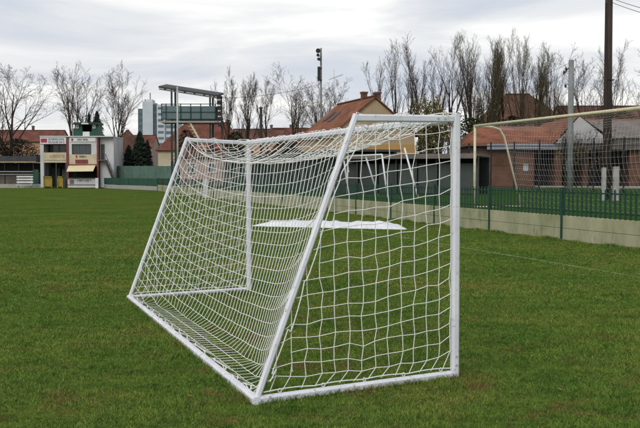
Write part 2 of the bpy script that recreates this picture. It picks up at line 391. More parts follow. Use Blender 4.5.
for p, d in ((nt_, dn), (ft_, df)):       # welded corner lugs, a little rusty
    MB().bar(p + d * .05 - up * .06, p + d * .12 - up * .0, .012, .05, dw).build('corner_lug', mat('rusty_steel', (.22,.12,.06), (.4,.36,.32), 25, .8), goal)

for p, d, sd in ((nb + up * .12, dn, -dw), (nb + up * .2, dn, -dw), (nrb + up * .05 - dn * .12, dn, -dw), (nt_ + dn * .14, dn, -dw), (nt_ + dn * .22, dn, -dw), (nrb + up * .03 + db_ * .12, db_, dn), (nrb + up * .03 + db_ * .2, db_, dn)):
    w_b = .026 if abs(sd.dot(dw)) > .5 and p.z > 1 else .037
    MB().tube([p + sd * (w_b - .004), p + sd * (w_b + .008)], .011, 6).build('bolt', MT['pale_pole'], goal)
def relax(P, pin, edges, rest, steps=220, it=10, g=.0012, floor=.02):
    P = P.copy(); Q = P.copy(); n = len(P); w = np.where(pin, 0., 1.)
    cols = []; used = {}
    for k, (i, j) in enumerate(edges):
        c = 0; ui = used.setdefault(i, set()); uj = used.setdefault(j, set())
        while (c in ui and not pin[i]) or (c in uj and not pin[j]): c += 1
        ui.add(c); uj.add(c)
        while len(cols) <= c: cols.append([])
        cols[c].append(k)
    E = np.array(edges); rest = np.array(rest); cols = [np.array(c) for c in cols]
    G0 = np.array([0, 0, -g])
    for s in range(steps):
        V = (P - Q) * .96; Q = P.copy(); P = P + (V + G0) * w[:, None]
        for _ in range(it):
            for c in cols:
                i, j = E[c, 0], E[c, 1]; d = P[j] - P[i]; L = np.sqrt((d * d).sum(1)) + 1e-9; ws = w[i] + w[j] + 1e-9
                k = np.maximum(L - rest[c], 0) / L / ws
                P[i] += d * (k * w[i])[:, None]; P[j] -= d * (k * w[j])[:, None]
        P[:, 2] = np.maximum(P[:, 2], np.where(w > 0, floor, P[:, 2]))
    return P
CR = .0036
def knots(m, P, r=.0062):
    for p in P:
        x, y, z = p; q = r * random.uniform(.8, 1.2)
        m.add([(x + q, y, z), (x - q, y, z), (x, y + q, z), (x, y - q, z), (x, y, z + q), (x, y, z - q)], [(0,2,4),(2,1,4),(1,3,4),(3,0,4),(2,0,5),(1,2,5),(3,1,5),(0,3,5)])
def sheet_net():
    nu, nv0, nv1 = 52, 7, 19; nv = nv0 + nv1
    def side(t0, t1, t2, k):
        return t0.lerp(t1, k / nv0) if k <= nv0 else t1.lerp(t2, (k - nv0) / nv1)
    A0, A1, A2 = nt_ + up * .055, nrt + up * .05 , nrb + up * .08 + db_ * .03 - dn * .02
    B0, B1, B2 = ft_ + up * .055, frt + up * .05, frb + up * .08 - df * .02
    P = np.array([[tuple(side(A0, A1, A2, k).lerp(side(B0, B1, B2, k), u / nu)) for k in range(nv + 1)] for u in range(nu + 1)]).reshape(-1, 3)
    P += RNG.normal(0, .004, P.shape); idx = lambda u, k: u * (nv + 1) + k
    pin = np.zeros(len(P), bool)
    for u in range(nu + 1):
        if u % 2 == 0: pin[idx(u, 0)] = True
        if u % 3 == 0 or u == nu: pin[idx(u, nv)] = True
    for k in range(nv + 1):
        if k % 3 == 1 or k in (0, nv0, nv): pin[idx(0, k)] = pin[idx(nu, k)] = True
    E = []; Rr = []
    wus = [(side(B0, B1, B2, k) - side(A0, A1, A2, k)).length / nu for k in range(nv + 1)]; wu = wus[nv0]; print('rope', wu * nu)
    for u in range(nu + 1):
        for k in range(nv + 1):
            if u < nu: E.append((idx(u, k), idx(u + 1, k))); Rr.append(wus[k] * (1.009 if k == nv0 else 1.012 if k in (0, nv) else 1.016) * random.uniform(.992, 1.008))
            if k < nv:
                l = (A1 - A0).length / nv0 * 1.015 if k < nv0 else (A2 - A1).length / nv1 * 1.017
                E.append((idx(u, k), idx(u, k + 1))); Rr.append(l * random.uniform(.98, 1.02))
    for u in range(2, nu - 1):       # the top rope is taut between the two stays
        for q in (0, nu): E.append((idx(q, nv0), idx(u, nv0))); Rr.append(abs(u - q) * wu * 1.0075)
    P = relax(P, pin, E, Rr, 260, 26, .0008)
    Q = P.reshape(nu + 1, nv + 1, 3)
    m1, m2 = MB(), MB(); ec = MB()
    for u in range(1, nu):
        m1.tube(Q[u, :nv0 + 1], CR, 4, False); m2.tube(Q[u, nv0:], CR, 4, False)
    for k in range(nv + 1):
        (m1 if k < nv0 else m2).tube(Q[:, k], CR if k not in (nv0,) else .006, 4, False)
    knots(m1, Q[1:nu, 1:nv0].reshape(-1, 3)); knots(m2, Q[1:nu, nv0:nv].reshape(-1, 3))
    ec.tube(Q[0], .005, 5); m1.build('top_net', MT['cord'], goal); m2.build('back_net', MT['cord'], goal)
    ec.build('edge_rope', MT['cord'], goal); MB().tube(Q[nu], .005, 5).build('edge_rope', MT['cord'], goal)
    return Q
SQ = sheet_net()
def side_net(base, d, rt, rb, inward):
    """trapezoid side panel: s metres back from the post, z up"""
    st = (rt - base).dot(d); zt = rt.z; sb = (rb - base).dot(d); cell = .141
    smax = lambda z: sb - (sb - st) * z / zt - .035
    zmax = lambda s: zt if s <= st else zt * (sb - s) / (sb - st)
    pts = []; pin = []; ids = {}; E = []
    def add(s, z, p):
        q = base + d * s + up * z + inward * (.0 if p else random.gauss(0, .006)); pts.append(tuple(q)); pin.append(p); return len(pts) - 1
    NI, NJ = 14, 17
    off = .052; rows = {}; colms = {}
    for j in range(NJ):
        for i in range(NI + 1):
            s = off + i * cell * .985; fr = j / (NJ - 1)
            z = 2.30 - j * .1365 - .15 * s * (1 - fr ** 3) + (.0 if i else 0)
            if s < smax(z) - .05 and z > .12 and z < zmax(s) - .03:
                p = (i == 0 and j % 3 == 0)
                ids[i, j] = add(s if i else off, z, p); rows.setdefault(j, []).append((i, ids[i, j])); colms.setdefault(i, []).append((j, ids[i, j]))
    polys = []
    rim = []
    for j, r in sorted(rows.items()):
        l = [k for _, k in r]; z = Vector(pts[l[-1]]).z - .03
        e = add(smax(z), z, j % 3 != 1); rim.append((z, e)); l.append(e); polys.append(l)
    for i, c in sorted(colms.items()):
        l = [k for _, k in c]; s = (Vector(pts[l[0]]) - base).dot(d)
        t = add(s + .01, zmax(s) - (.03 if s < st else .0), True); bt = add(min(s + .05 + .05 * random.random(), sb - .06), .085, True); polys.append([t] + l + [bt])
    for l in polys:
        for a, b in zip(l, l[1:]): E.append((a, b))
    P = np.array(pts); rest = [np.linalg.norm(P[a] - P[b]) * random.uniform(1.0, 1.03) for a, b in E]
    P = relax(P, np.array(pin), E, rest, 160, 8); fr_ = ~np.array(pin); nf = int(fr_.sum())
    P[fr_] += np.outer(RNG.normal(0, .010, nf), np.array(d)) + np.outer(RNG.normal(0, .008, nf), np.array(up))
    m = MB()
    for l in polys: m.tube(P[l], CR, 4, False)
    knots(m, P[fr_])
    m.build('side_net', MT['cord'], goal)
    # slack border rope: woven along the back stay and the ground bar
    rp = MB(); e = [P[k] for _, k in sorted(rim, reverse=True)]
    path = [tuple(rt - up * .03 - d * .02)]
    for k, q in enumerate(e):
        z_ = float(q[2]); off_ = -.004 - (random.uniform(.025, .06) if random.random() < .3 else random.uniform(0, .012))
        path.append(tuple(base + d * (smax(z_) + off_) + up * z_ + inward * .02))
    sm = []
    for a, b, c_, e_ in zip([path[0]] + path, path, path[1:], path[2:] + [path[-1]]):
        a, b, c_, e_ = map(Vector, (a, b, c_, e_))
        for t in (0, .33, .66):
            sm.append(.5 * ((2 * b) + (c_ - a) * t + (2 * a - 5 * b + 4 * c_ - e_) * t * t + (3 * b - a - 3 * c_ + e_) * t ** 3))
    sm.append(Vector(path[-1])); rp.tube(sm, .005, 5); rp.build('edge_rope', MT['cord'], goal)
    lo = MB(); pp = []
    for k in range(25):
        f = k / 24; pp.append(base + d * (.05 + f * (sb - .12)) + up * (.088 + .012 * abs(math.sin(f * 12.6)))); 
    lo.tube(pp, .005, 5); lo.build('edge_rope', MT['cord'], goal)
    # hooks holding the net to the ground bar
    for k in range(5):
        h = base + d * (.16 + k * .42) + up * .086; ring = MB()
        ring.tube([h + d * (.016 * math.cos(q)) + up * (.016 * math.sin(q)) for q in np.linspace(0, 6.0, 9)], .004, 4)
        ring.build('net_hook', MT['cord'], goal)
side_net(nb, dn, nrt, nrb, -dw); side_net(fb, df, frt, frb, dw)
for k in range(16):
    h = nrb.lerp(frb, (k + .5) / 16) + up * .088 - dn * .02; ring = MB()
    ring.tube([h + db_ * (.016 * math.cos(q)) + up * (.016 * math.sin(q)) for q in np.linspace(0, 6.0, 9)], .004, 4); ring.build('net_hook', MT['cord'], goal)

# ------------------------------------------------------------------ retaining wall and picket fence
wall = thing('retaining_wall', fence_at(31.6), 'long low wall of weathered concrete slabs running along the pitch', 'wall')
fen = thing('picket_fence', fence_at(31.6) + up * TZ, 'green metal picket fence on top of the low concrete slab wall', 'fence')
BAY = 4.5
def fpt(k, s=0.0, n=0.0, z=0.0): return fence_at(31.6) + FD * (k * BAY + s) + FN * n + up * z
K0, K1 = -4, 19
for k in range(K0, K1):
    near = k < 8
    for z0, z1 in ((-.05, .345), (.352, TZ + .02)):
        gap = .035; j = random.uniform(-.006, .006)
        MB().bar(fpt(k, gap, .06 + j, (z0 + z1) / 2), fpt(k, BAY - gap, .06 + j + random.uniform(-.004, .004), (z0 + z1) / 2), .09, z1 - z0, ch=.10).build('slab', MT['concrete'], wall)
    MB().bar(fpt(k, .03, .05, TZ + .16), fpt(k, BAY - .03, .05, TZ + .16), .03, .04).build('rail', MT['green'], fen)
    MB().bar(fpt(k, .03, .05, TZ + .68), fpt(k, BAY - .03, .05, TZ + .68), .03, .04).build('rail', MT['green'], fen)
for k in range(K0, K1 + 1):
    MB().bar(fpt(k, 0, .02, 0), fpt(k, 0, .02, 1.53), .085, .085, FD).build('post', MT['green'], fen)
# one picket mesh shared by all
pk = MB(); w_, t_ = .076, .016
pk.add([(-w_/2,-t_/2,0),(w_/2,-t_/2,0),(w_/2,t_/2,0),(-w_/2,t_/2,0),(-w_/2,-t_/2,.74),(w_/2,-t_/2,.74),(w_/2,t_/2,.74),(-w_/2,t_/2,.74),(0,-t_/2,.78),(0,t_/2,.78)],
       [(0,3,2,1),(0,1,5,8,4),(3,7,9,6,2),(1,2,6,5),(3,0,4,7),(4,8,9,7),(5,6,9,8)])
pme = bpy.data.meshes.new('picket'); pme.from_pydata(pk.v, [], pk.f); pme.materials.append(MT['green'])
ang = math.atan2(FD.y, FD.x); far = MB(); cnt = 0; fl = fen.location
for k in range(K0 + 1, K1):
    for q in range(20):
        p = fpt(k, .12 + q * .2242, .022, TZ + .02)
        if p.y < 20.5: continue
        if cnt < 300:
            po = bpy.data.objects.new('picket', pme); COL.objects.link(po); po.parent = fen
            po.location = p - fl; po.rotation_euler = (random.gauss(0, .008), random.gauss(0, .012), ang); cnt += 1
        else:
            far.bar(p, p + up * .77, .014, .076, FD, ch=.05)
tag(far.build('far_pickets', MT['green'], fen), kind='stuff')

# solid green boards closing the far corner
bd = thing('board_fence', fence_at(113.5), 'solid dark green boards on a pale kerb in the far corner of the pitch', 'fence')
e0, e1 = fence_at(113.5), W(104, 180, 134); e1.z = 0; nseg = 6
for k in range(nseg):
    a, b = e0.lerp(e1, k / nseg), e0.lerp(e1, (k + .97) / nseg)
    MB().bar(a + up * 1.02, b + up * 1.02, .06, .92).build('board', MT['green_l'], bd)
    MB().bar(a + up * .26, b + up * .26, .16, .52).build('kerb', MT['concrete2'], bd)
# pale green sheet fence behind it
bf = thing('sheet_fence', W(150, 190, 140) , 'faded grey-green sheet metal fence behind the conifers', 'fence')
for k in range(9):
    x0, x1 = 116 + k * 8, 116 + k * 8 + 7.7; a, b = W(x0, 166, 137 + k * -1.6), W(x1, 166, 137 - (k + .96) * 1.6)
    z = (a.z) / 2; a.z = b.z = z
    MB().bar(a, b, .06, 2 * z, ch=.02).build('panel', MT['green_p'], bf)

# ------------------------------------------------------------------ white heap on the grass
def heap():
    a, b = G(252, 226), G(406, 229.5); L = (b - a).length; d = (b - a).normalized(); n = Vector((-d.y, d.x, 0)); nx, ny = 64, 14; m = MB(); vs = []
    for i in range(nx + 1):
        f = i / nx; env = math.sin(min(1, f / .2) * 1.5708) * math.sin(min(1, (1 - f) / .16) * 1.5708)
        for j in range(ny + 1):
            g = j / ny; prof = math.sin(math.pi * g) ** .7
            hh = (.21 + .02 * math.sin(f * 17 + 1) + .02 * math.sin(f * 45 + 5 * g) + .012 * math.sin(f * 90 + 9 * g)) * env * prof
            wd_ = (.15 + .85 * env) * (1.0 + .06 * math.sin(f * 29))
            vs.append(a + d * (f * L) + n * ((g - .1) * 1.25 * wd_) + up * (hh + (.012 if 0 < j < ny else -.01)))
    m.add(vs, [(i * (ny + 1) + j, (i + 1) * (ny + 1) + j, (i + 1) * (ny + 1) + j + 1, i * (ny + 1) + j + 1) for i in range(nx) for j in range(ny)])
    o = m.build('white_sheeting', MT['sheet'], None, True); tag(o, 'long low heap of crumpled white sheeting on the grass beyond the goal', 'sheeting')
heap()

# ------------------------------------------------------------------ fallen leaves
lf = MB()
spots = [(381,316),(233,329),(135,372),(316,372),(300,338),(560,392),(575,380),(500,296),(595,300),(420,405),(60,330),(90,268),(190,400),(520,350),(610,345),(40,390),(480,270),(545,285),(350,350)]
for i in range(45): spots.append((random.uniform(-30, 670), 232 + 196 * random.random() ** .8))
for px, py in spots:
    p = G(px, py); 
    if p.x > fence_at(p.y).x - .2: continue
    r = random.uniform(.014, .030); an = random.uniform(0, 6.28); tl = random.uniform(-.5, .5)
    u_ = Vector((math.cos(an), math.sin(an), tl * .5)); v_ = Vector((-math.sin(an), math.cos(an), random.uniform(-.4, .4))); c0 = p + up * random.uniform(.022, .04)
    lf.add([c0 - u_ * r, c0 - u_ * r * .3 + v_ * r * .55, c0 + u_ * r * .5 + v_ * r * .4, c0 + u_ * r, c0 + u_ * r * .5 - v_ * r * .4, c0 - u_ * r * .3 - v_ * r * .55, c0 + up * r * .25],
           [(0, 1, 6), (1, 2, 6), (2, 3, 6), (3, 4, 6), (4, 5, 6), (5, 0, 6)])
tag(lf.build('fallen_leaves', MT['leafbrown']), 'small brown fallen leaves scattered over the turf', 'leaves', kind='stuff')

# ------------------------------------------------------------------ houses
def house(name, label, loc, rot, L, Wd, eave, ridge, wm, rm, hip=0.0, wins=(), chims=(), over=.35, base=0.0, cat='house', group=None, skylights=()):
    """ridge along local x; gables at +-x (or hipped by hip metres)"""
    root = thing(name, loc, label, cat, group); lx, ly = L / 2, Wd / 2; rz = Matrix.Rotation(rot, 3, 'Z'); lo = Vector(loc)
    def T(p): return lo + rz @ Vector(p)
    def part(m, nm, mt, par, sm=False):
        m.v = [tuple(T(p)) for p in m.v]; return m.build(nm, mt, par, sm)
    m = MB(); vs = [(-lx,-ly,0),(lx,-ly,0),(lx,ly,0),(-lx,ly,0),(-lx,-ly,eave),(lx,-ly,eave),(lx,ly,eave),(-lx,ly,eave)]
    fs = [(0,1,5,4),(2,3,7,6)]
    if hip < .01: vs += [(-lx,0,ridge - .05),(lx,0,ridge - .05)]; fs += [(1,2,6,9,5),(3,0,4,8,7)]
    else: fs += [(1,2,6,5),(3,0,4,7)]
    m.add(vs, fs); w = part(m, 'wall', wm, root); 
    if 'brick' in wm.name: planar_uv(w)
    sl_ = (ridge - eave) / ly; oy = ly + over; ez = eave - over * sl_; ox = lx + (over if hip else .15); hx = lx - hip if hip else ox; th = .12
    m = MB(); top = [(-ox,-oy,ez),(ox,-oy,ez),(ox,oy,ez),(-ox,oy,ez),(-hx,0,ridge),(hx,0,ridge)]
    vs = [(x, y, z + th) for x, y, z in top] + top
    fs = [(0,1,5,4),(2,3,4,5),(7,6,10,11),(9,8,11,10),(0,6,7,1),(2,8,9,3)]
    if hip: fs += [(1,2,5),(3,0,4),(8,7,11),(6,9,10),(1,7,8,2),(3,9,6,0)]
    else: fs += [(1,7,11,5),(2,5,11,8),(3,4,10,9),(0,4,10,6)]
    m.add(vs, fs); rf = planar_uv(part(m, 'roof', rm, root))
    m = MB(); m.tube([(-hx, 0, ridge + th), (hx, 0, ridge + th)], .11, 6); part(m, 'ridge_cap', rm, rf)
    for cx, cy, ch in chims:
        zr = ridge - abs(cy) * sl_; m = MB(); m.box(cx - .2, cx + .2, cy - .2, cy + .2, zr - .4, zr + ch).box(cx - .25, cx + .25, cy - .25, cy + .25, zr + ch, zr + ch + .14)
        planar_uv(part(m, 'chimney', MT['brick'], rf))
    for cx, t, w2, h2, sgn in skylights:
        y0, y1 = sgn * ly * (1 - t), sgn * (ly * (1 - t) - h2); z0, z1 = eave + t * (ridge - eave) + th + .05, eave + (t + h2 / ly) * (ridge - eave) + th + .05
        m = MB(); m.quad((cx - w2/2, y0, z0), (cx + w2/2, y0, z0), (cx + w2/2, y1, z1), (cx - w2/2, y1, z1)); part(m, 'skylight', MT['darkgrey'], rf)
    for face, s, z, ww, hh in wins:
        m, g = MB(), MB(); fr = .07
        def rect(mb, s0, s1, z0, z1, d0, d1):
            if face == '-y': mb.box(s0, s1, -ly - d1, -ly - d0, z0, z1)
            elif face == '+y': mb.box(s0, s1, ly + d0, ly + d1, z0, z1)
            elif face == '+x': mb.box(lx + d0, lx + d1, s0, s1, z0, z1)
            else: mb.box(-lx - d1, -lx - d0, s0, s1, z0, z1)
        rect(m, s - ww/2, s - ww/2 + fr, z, z + hh, .0, .05); rect(m, s + ww/2 - fr, s + ww/2, z, z + hh, .0, .05)
        rect(m, s - ww/2 + fr, s + ww/2 - fr, z + hh - fr, z + hh, .0, .05); rect(m, s - ww/2 - .06, s + ww/2 + .06, z - fr, z, .0, .1)
        rect(m, s - .03, s + .03, z, z + hh - fr, .0, .045)
        wo = part(m, 'window', MT['white2'], root); rect(g, s - ww/2 + fr, s + ww/2 - fr, z, z + hh - fr, .0, .02); part(g, 'pane', MT['glass'], wo)
    return root

FA = math.atan2(FD.y, FD.x)
# the orange-roofed house beyond the fence (gable towards us)
ap = W(375, 100, 70); hl = 8.6
cx = Vector((ap.x, ap.y, 0)) + FD * (hl / 2)
hs = house('gabled_house', 'beige house with orange tiled roof and two brick chimneys, behind the near goal net', (cx.x, cx.y, TZ), FA, hl, 6.3, 4.3, 6.85, MT['beige'], MT['tile_o'],
      chims=((-4.0, -.3, .55), (-1.9, .0, .5)), skylights=((.5, .35, .9, .9, 1), (2.4, .4, .9, .9, 1)))
m = MB(); rz = Matrix.Rotation(FA, 3, 'Z')
m.box(-hl/2 - .10, -hl/2 - .005, -3.16, 3.16, 2.7, 3.45); m.v = [tuple(Vector((cx.x, cx.y, TZ)) + rz @ Vector(p)) for p in m.v]; tag(m.build('painted_band', MT['ochre'], hs), 'ochre band across the gable wall')

def px_house(name, label, px0, px1, pe, pr, Y, depth, wm, rm, hip=0.0, rot=0.0, base=None, wins=(), chims=(), **k):
    """house facing us between photo columns px0..px1, eave at row pe, ridge at row pr"""
    z0 = TZ if base is None else base
    a, b = W(px0, pe, Y), W(px1, pe, Y); rdg = W(px0, pr, Y + depth / 2).z
    return house(name, label, ((a.x + b.x) / 2, Y + depth / 2, z0), rot, b.x - a.x, depth, a.z - z0, rdg - z0, wm, rm, hip, wins, chims, **k)
px_house('terraced_house', 'salmon walled house with long red tiled roof behind the covered stand', -40, 58, 141, 131, 170, 9, MT['salmon'], MT['tile_r'], base=0, chims=((3, 0, .8), (-4, .6, .7)), wins=(('-y', 4.6, 4.2, 1.2, 1.4), ('-y', 7, 4.2, 1.2, 1.4)))
px_house('brown_house', 'house with steep brown hipped roof between the clubhouse and the conifers', 106, 138, 152, 131, 165, 10, MT['pink'], MT['tile_b'], hip=2.5, base=0, wins=(('-y', -1, 2.6, 1.1, 1.3), ('-y', 1.3, 2.6, 1.1, 1.3)))
px_house('red_house', 'small red roofed house right behind the tall conifers', 122, 152, 147, 136, 185, 9, MT['pink'], MT['tile_r'], base=0, wins=(('-y', 2.2, 4.0, 1, 1.3),))
px_house('long_house', 'long house with red roof behind the raised viewing platform', 158, 246, 149, 123.5, 135, 10, MT['cream'], MT['tile_r'], hip=3.2, chims=((-3, 0, .8), (3.2, .5, .8)), wins=(('-y', -4, 1.8, 1.1, 1.4), ('-y', -1.5, 1.8, 1.1, 1.4), ('-y', 2, 1.8, 1.1, 1.4)))
px_house('low_house', 'low house with dull red roof behind the bare trees, left of the dark post', 232, 283, 141, 130, 150, 8, MT['salmon'], MT['tile_b'], chims=((2, 0, .7),), wins=(('-y', 0, 2, 1.1, 1.3),))
px_house('pale_house', 'low house with red roof directly left of the floodlight mast', 272, 332, 142, 129, 158, 8, MT['beige'], MT['tile_r'], chims=((-2, 0, .6),), wins=(('-y', 1, 2, 1.1, 1.3),))
px_house('large_roof_house', 'house with big brownish red hipped roof behind the poplars', 486, 566, 121, 95, 125, 11, MT['salmon'], MT['tile_b'], hip=3.6, wins=(('-y', -3, 3.6, 1.1, 1.4), ('-y', 0, 3.6, 1.1, 1.4), ('-y', 3, 3.6, 1.1, 1.4)))
px_house('far_right_house', 'house with low brown roof behind the tall wooden pole', 566, 668, 123, 107, 130, 10, MT['beige'], MT['tile_b'], wins=(('-y', -2, 4.6, 1.1, 1.4), ('-y', 3, 4.6, 1.1, 1.4)))

# hut seen through the far end of the net
ht = px_house('plastered_hut', 'small pinkish plastered hut with low roof beside the fence, behind the net', 180, 224, 157, 151, 104, 5, MT['pink'], MT['tile_b'], wins=(('-y', -1.2, 1.5, .9, 1), ('-y', 1.1, 1.5, .9, 1)))
# white panel standing at the wall
p = W(205.5, 187, 78); o = boxpart('white_signboard', MT['white'], None, p.x - .2, p.x + .2, p.y, p.y + .08, 0.0, 1.55); tag(o, 'upright white panel leaning place at the wall behind the far goal post', 'signboard')
o['label'] = 'narrow upright white board against the low wall, behind the far stay of the net'

# covered stand with dark back, seen through the net
def long_shed(name, label, p0, p1, z0, zt, depth, bay, face, rm, post, fascia):
    d = (p1 - p0); Ln = d.length; d.normalize(); n = Vector((d.y, -d.x, 0))
    if n.y < 0: n = -n
    root = thing(name, Vector((p0.x, p0.y, z0)), label, 'shed'); z = lambda v: up * v
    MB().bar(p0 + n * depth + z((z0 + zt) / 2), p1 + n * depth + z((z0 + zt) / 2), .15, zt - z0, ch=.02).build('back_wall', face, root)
    MB().bar(p0 + n * (depth / 2) + z(zt + .09), p1 + n * (depth / 2) + z(zt + .09), depth + .9, .14, ch=.1).build('roof', rm, root)
    MB().bar(p0 - n * .46 + z(zt + .02), p1 - n * .46 + z(zt + .02), .05, .30, ch=.1).build('fascia', fascia, root)
    k = int(Ln / bay)
    for i in range(k + 1):
        q = p0 + d * (Ln * i / k); MB().bar(q + z(z0), q + z(zt), .12, .12, d).build('post', post, root)
        if i < k:
            q2 = p0 + d * (Ln * (i + .94) / k); q1 = p0 + d * (Ln * (i + .06) / k)
            MB().bar(q1 + n * .2 + z(z0 + (zt - z0) * .42), q2 + n * .2 + z(z0 + (zt - z0) * .42), .05, (zt - z0) * .8, ch=.02).build('panel', random.choice([MT['shed1'], MT['shed2'], MT['shed3'], MT['green_d']]), root)
    return root
MT['shed1'] = mat('grey_green_sheet', (.060,.072,.066), (.042,.054,.048), 1, .7); MT['shed2'] = mat('weathered_grey_sheet', (.085,.092,.088), (.06,.066,.063), 1, .7); MT['shed3'] = mat('dim_sheet', (.04,.05,.046), (.03,.038,.035), 1, .7)
MT['green_d'] = mat('dark_green_sheet', (.02,.045,.035), (.014,.03,.025), 1, .6)
a_, b_ = W(226, 160, 92), W(352, 160, 60); a_.z = b_.z = 0
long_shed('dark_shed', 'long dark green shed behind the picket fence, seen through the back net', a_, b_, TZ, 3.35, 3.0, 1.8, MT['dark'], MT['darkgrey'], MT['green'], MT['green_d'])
a_, b_ = W(338, 160, 60), W(478, 160, 57); a_.z = b_.z = 0
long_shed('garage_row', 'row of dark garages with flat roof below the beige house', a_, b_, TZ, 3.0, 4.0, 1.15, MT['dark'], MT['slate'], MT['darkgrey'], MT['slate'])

# ------------------------------------------------------------------ brick building on the right
bb = thing('brick_building', W(520, 190, 85) * 1.0, 'red brick building with orange tiled roof across the training ground', 'building')
bb.location.z = TZ
Yb = 85.0
def FX(px, Y=Yb): return W(px, 175, Y).x
def FZ(py, Y=Yb): return W(320, py, Y).z
def facade(name, mt, par, px0, px1, py0, py1, d0, d1, Y=Yb):
    """block between photo columns and rows, standing from Y+d0 back to Y+d1"""
    o = MB().box(FX(px0, Y), FX(px1, Y), Y + d0, Y + d1, max(FZ(py1, Y), -.05), FZ(py0, Y)).build(name, mt, par)
    if 'brick' in mt.name or 'tiles' in mt.name: planar_uv(o)
    return o
for a, b in ((470, 534), (555, 562), (583, 588), (629, 690)): facade('wall', MT['brick'], bb, a, b, 148, 195, 0, 7)
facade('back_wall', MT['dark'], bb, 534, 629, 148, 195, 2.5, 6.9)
for a, b in ((535, 554.5), (562.5, 582.5), (588.5, 628.5)): 
    n_ = max(3, int((b - a) / 4)); 
    for k in range(n_): facade('gate_bar', MT['redpaint'] if k % 4 == 9 else MT['black'], bb, a + (b - a) * k / n_, a + (b - a) * (k + .22) / n_, 149, 194, .5, .56)
facade('fascia', MT['bluegrey'], bb, 486, 561, 144, 149.6, -.5, -.3); facade('fascia', MT['slate'], bb, 561.2, 700, 138, 149.6, -.5, -.3)
facade('notice', MT['white2'], bb, 487.6, 489.4, 163, 173, -.06, -.02); facade('notice', MT['bluegrey'], bb, 523, 528, 164, 171, -.06, -.02); facade('notice', MT['bluegrey'], bb, 567, 571, 160, 170, .4, .45)
for px in (495, 505, 515): 
    pass
m = MB(); x0, x1, x2 = FX(466), FX(560.5), FX(488); ze, zr = FZ(146), W(500, 126, 90).z
m.add([(x0, Yb - .6, ze), (x1, Yb - .6, ze), (x1, 91, zr), (x2, 91, zr), (x0, 97, ze), (x1, 97, ze)], [(0,1,2,3), (0,3,4), (3,2,5,4), (0,4,5,1), (1,5,2)])
planar_uv(m.build('roof', MT['tile_o'], bb))
MT['gable_grey'] = mat('greyed_plaster', (.46,.45,.45), (.36,.35,.35), .6, .95, detail=8)
# white gabled bay with grey roof
gx0, gx1, gm = FX(553.5), FX(610), FX(577); zg = FZ(143.5); zp = FZ(116.5)
m = MB(); m.add([(gx0, 84.3, zg), (gx1, 84.3, zg), (gm, 84.3, zp), (gx0, 84.5, zg), (gx1, 84.5, zg), (gm, 84.5, zp)], [(0,1,2), (3,5,4), (0,3,4,1), (1,4,5,2), (2,5,3,0)])
m.build('white_gable', MT['gable_grey'], bb)
zr2 = W(600, 121, 90).z
m = MB(); m.add([(gm - .1, 84.2, zp + .06), (gx1 + .2, 84.2, FZ(141)), (gx1 + .2, 98, FZ(141)), (gm - .1, 98, zp + .06), (gx0 - .2, 84.2, zg), (gx0 - .2, 98, zg)], [(0,1,2,3)]); m.build('bay_roof', MT['slate'], bb)
m = MB(); m.add([(gm - .1, 84.2, zp + .06), (gm - .1, 98, zp + .06), (gx0 - .2, 98, zg), (gx0 - .2, 84.2, zg)], [(0,1,2,3)]); planar_uv(m.build('bay_roof', MT['tile_o'], bb))
m = MB(); xa, xb = FX(593), FX(700); m.add([(xa, 84.35, FZ(138.5)), (xb, 84.35, FZ(138.5)), (xb, 91, zr2 + .1), (xa, 91, zr2 + .1), (xb, 98, FZ(138)), (xa, 98, FZ(138))], [(0,1,2,3), (3,2,4,5)]); m.build('grey_roof', MT['slate'], bb)
m = MB(); xa, xb = FX(598), FX(720); m.add([(xa, 92, FZ(124)), (xb, 92, FZ(124)), (xb, 97, FZ(111)), (xa, 97, FZ(111)), (xa, 102, FZ(124)), (xb, 102, FZ(124))], [(0,1,2,3), (3,2,5,4), (0,3,4), (1,5,2)]); planar_uv(m.build('rear_roof', MT['tile_o'], bb))
facade('rear_wall', MT['salmon'], bb, 601, 700, 123, 190, 8.3, 15)

# tall black ball-stop fence in front of it
bs = thing('ball_stop_fence', W(523, 183, 74), 'tall black bar fence in front of the red brick building', 'fence')
pa, pb = W(448, 175, 77), W(690, 175, 58); pa.z = pb.z = 0; bs.location = Vector((pa.x, pa.y, TZ)); nP = 9; zt = 4.35
for i in range(nP + 1):
    q = pa.lerp(pb, i / nP); MB().bar(q + up * TZ, q + up * (zt + .05), .11, .11).build('post', MT['black'], bs)
for z in (TZ + .3, 2.6, zt - .55): MB().bar(pa + up * z, pb + up * z, .035, .035).build('rail', MT['black'], bs)
m = MB(); q0 = 0
for i in range(150):
    q = pa.lerp(pb, i / 150 + .003); m.bar(q + up * (zt - .75), q + up * (zt), .03, .03, ch=.05)
tag(m.build('bars', MT['black'], bs), kind='stuff')
m = MB(); d_ = pb - pa
for i in range(-20, 130):                       # fine diamond wire
    for sgn in (1, -1):
        s0 = i / 110.0; s1 = s0 + sgn * 3.0 / d_.length
        if 0 <= s0 <= 1 and 0 <= s1 <= 1: m.tube([pa + d_ * s0 + up * (TZ + .1), pa + d_ * s1 + up * (zt - .7)], .006, 3, False)
tag(m.build('wire_mesh', MT['black'], bs), kind='stuff')

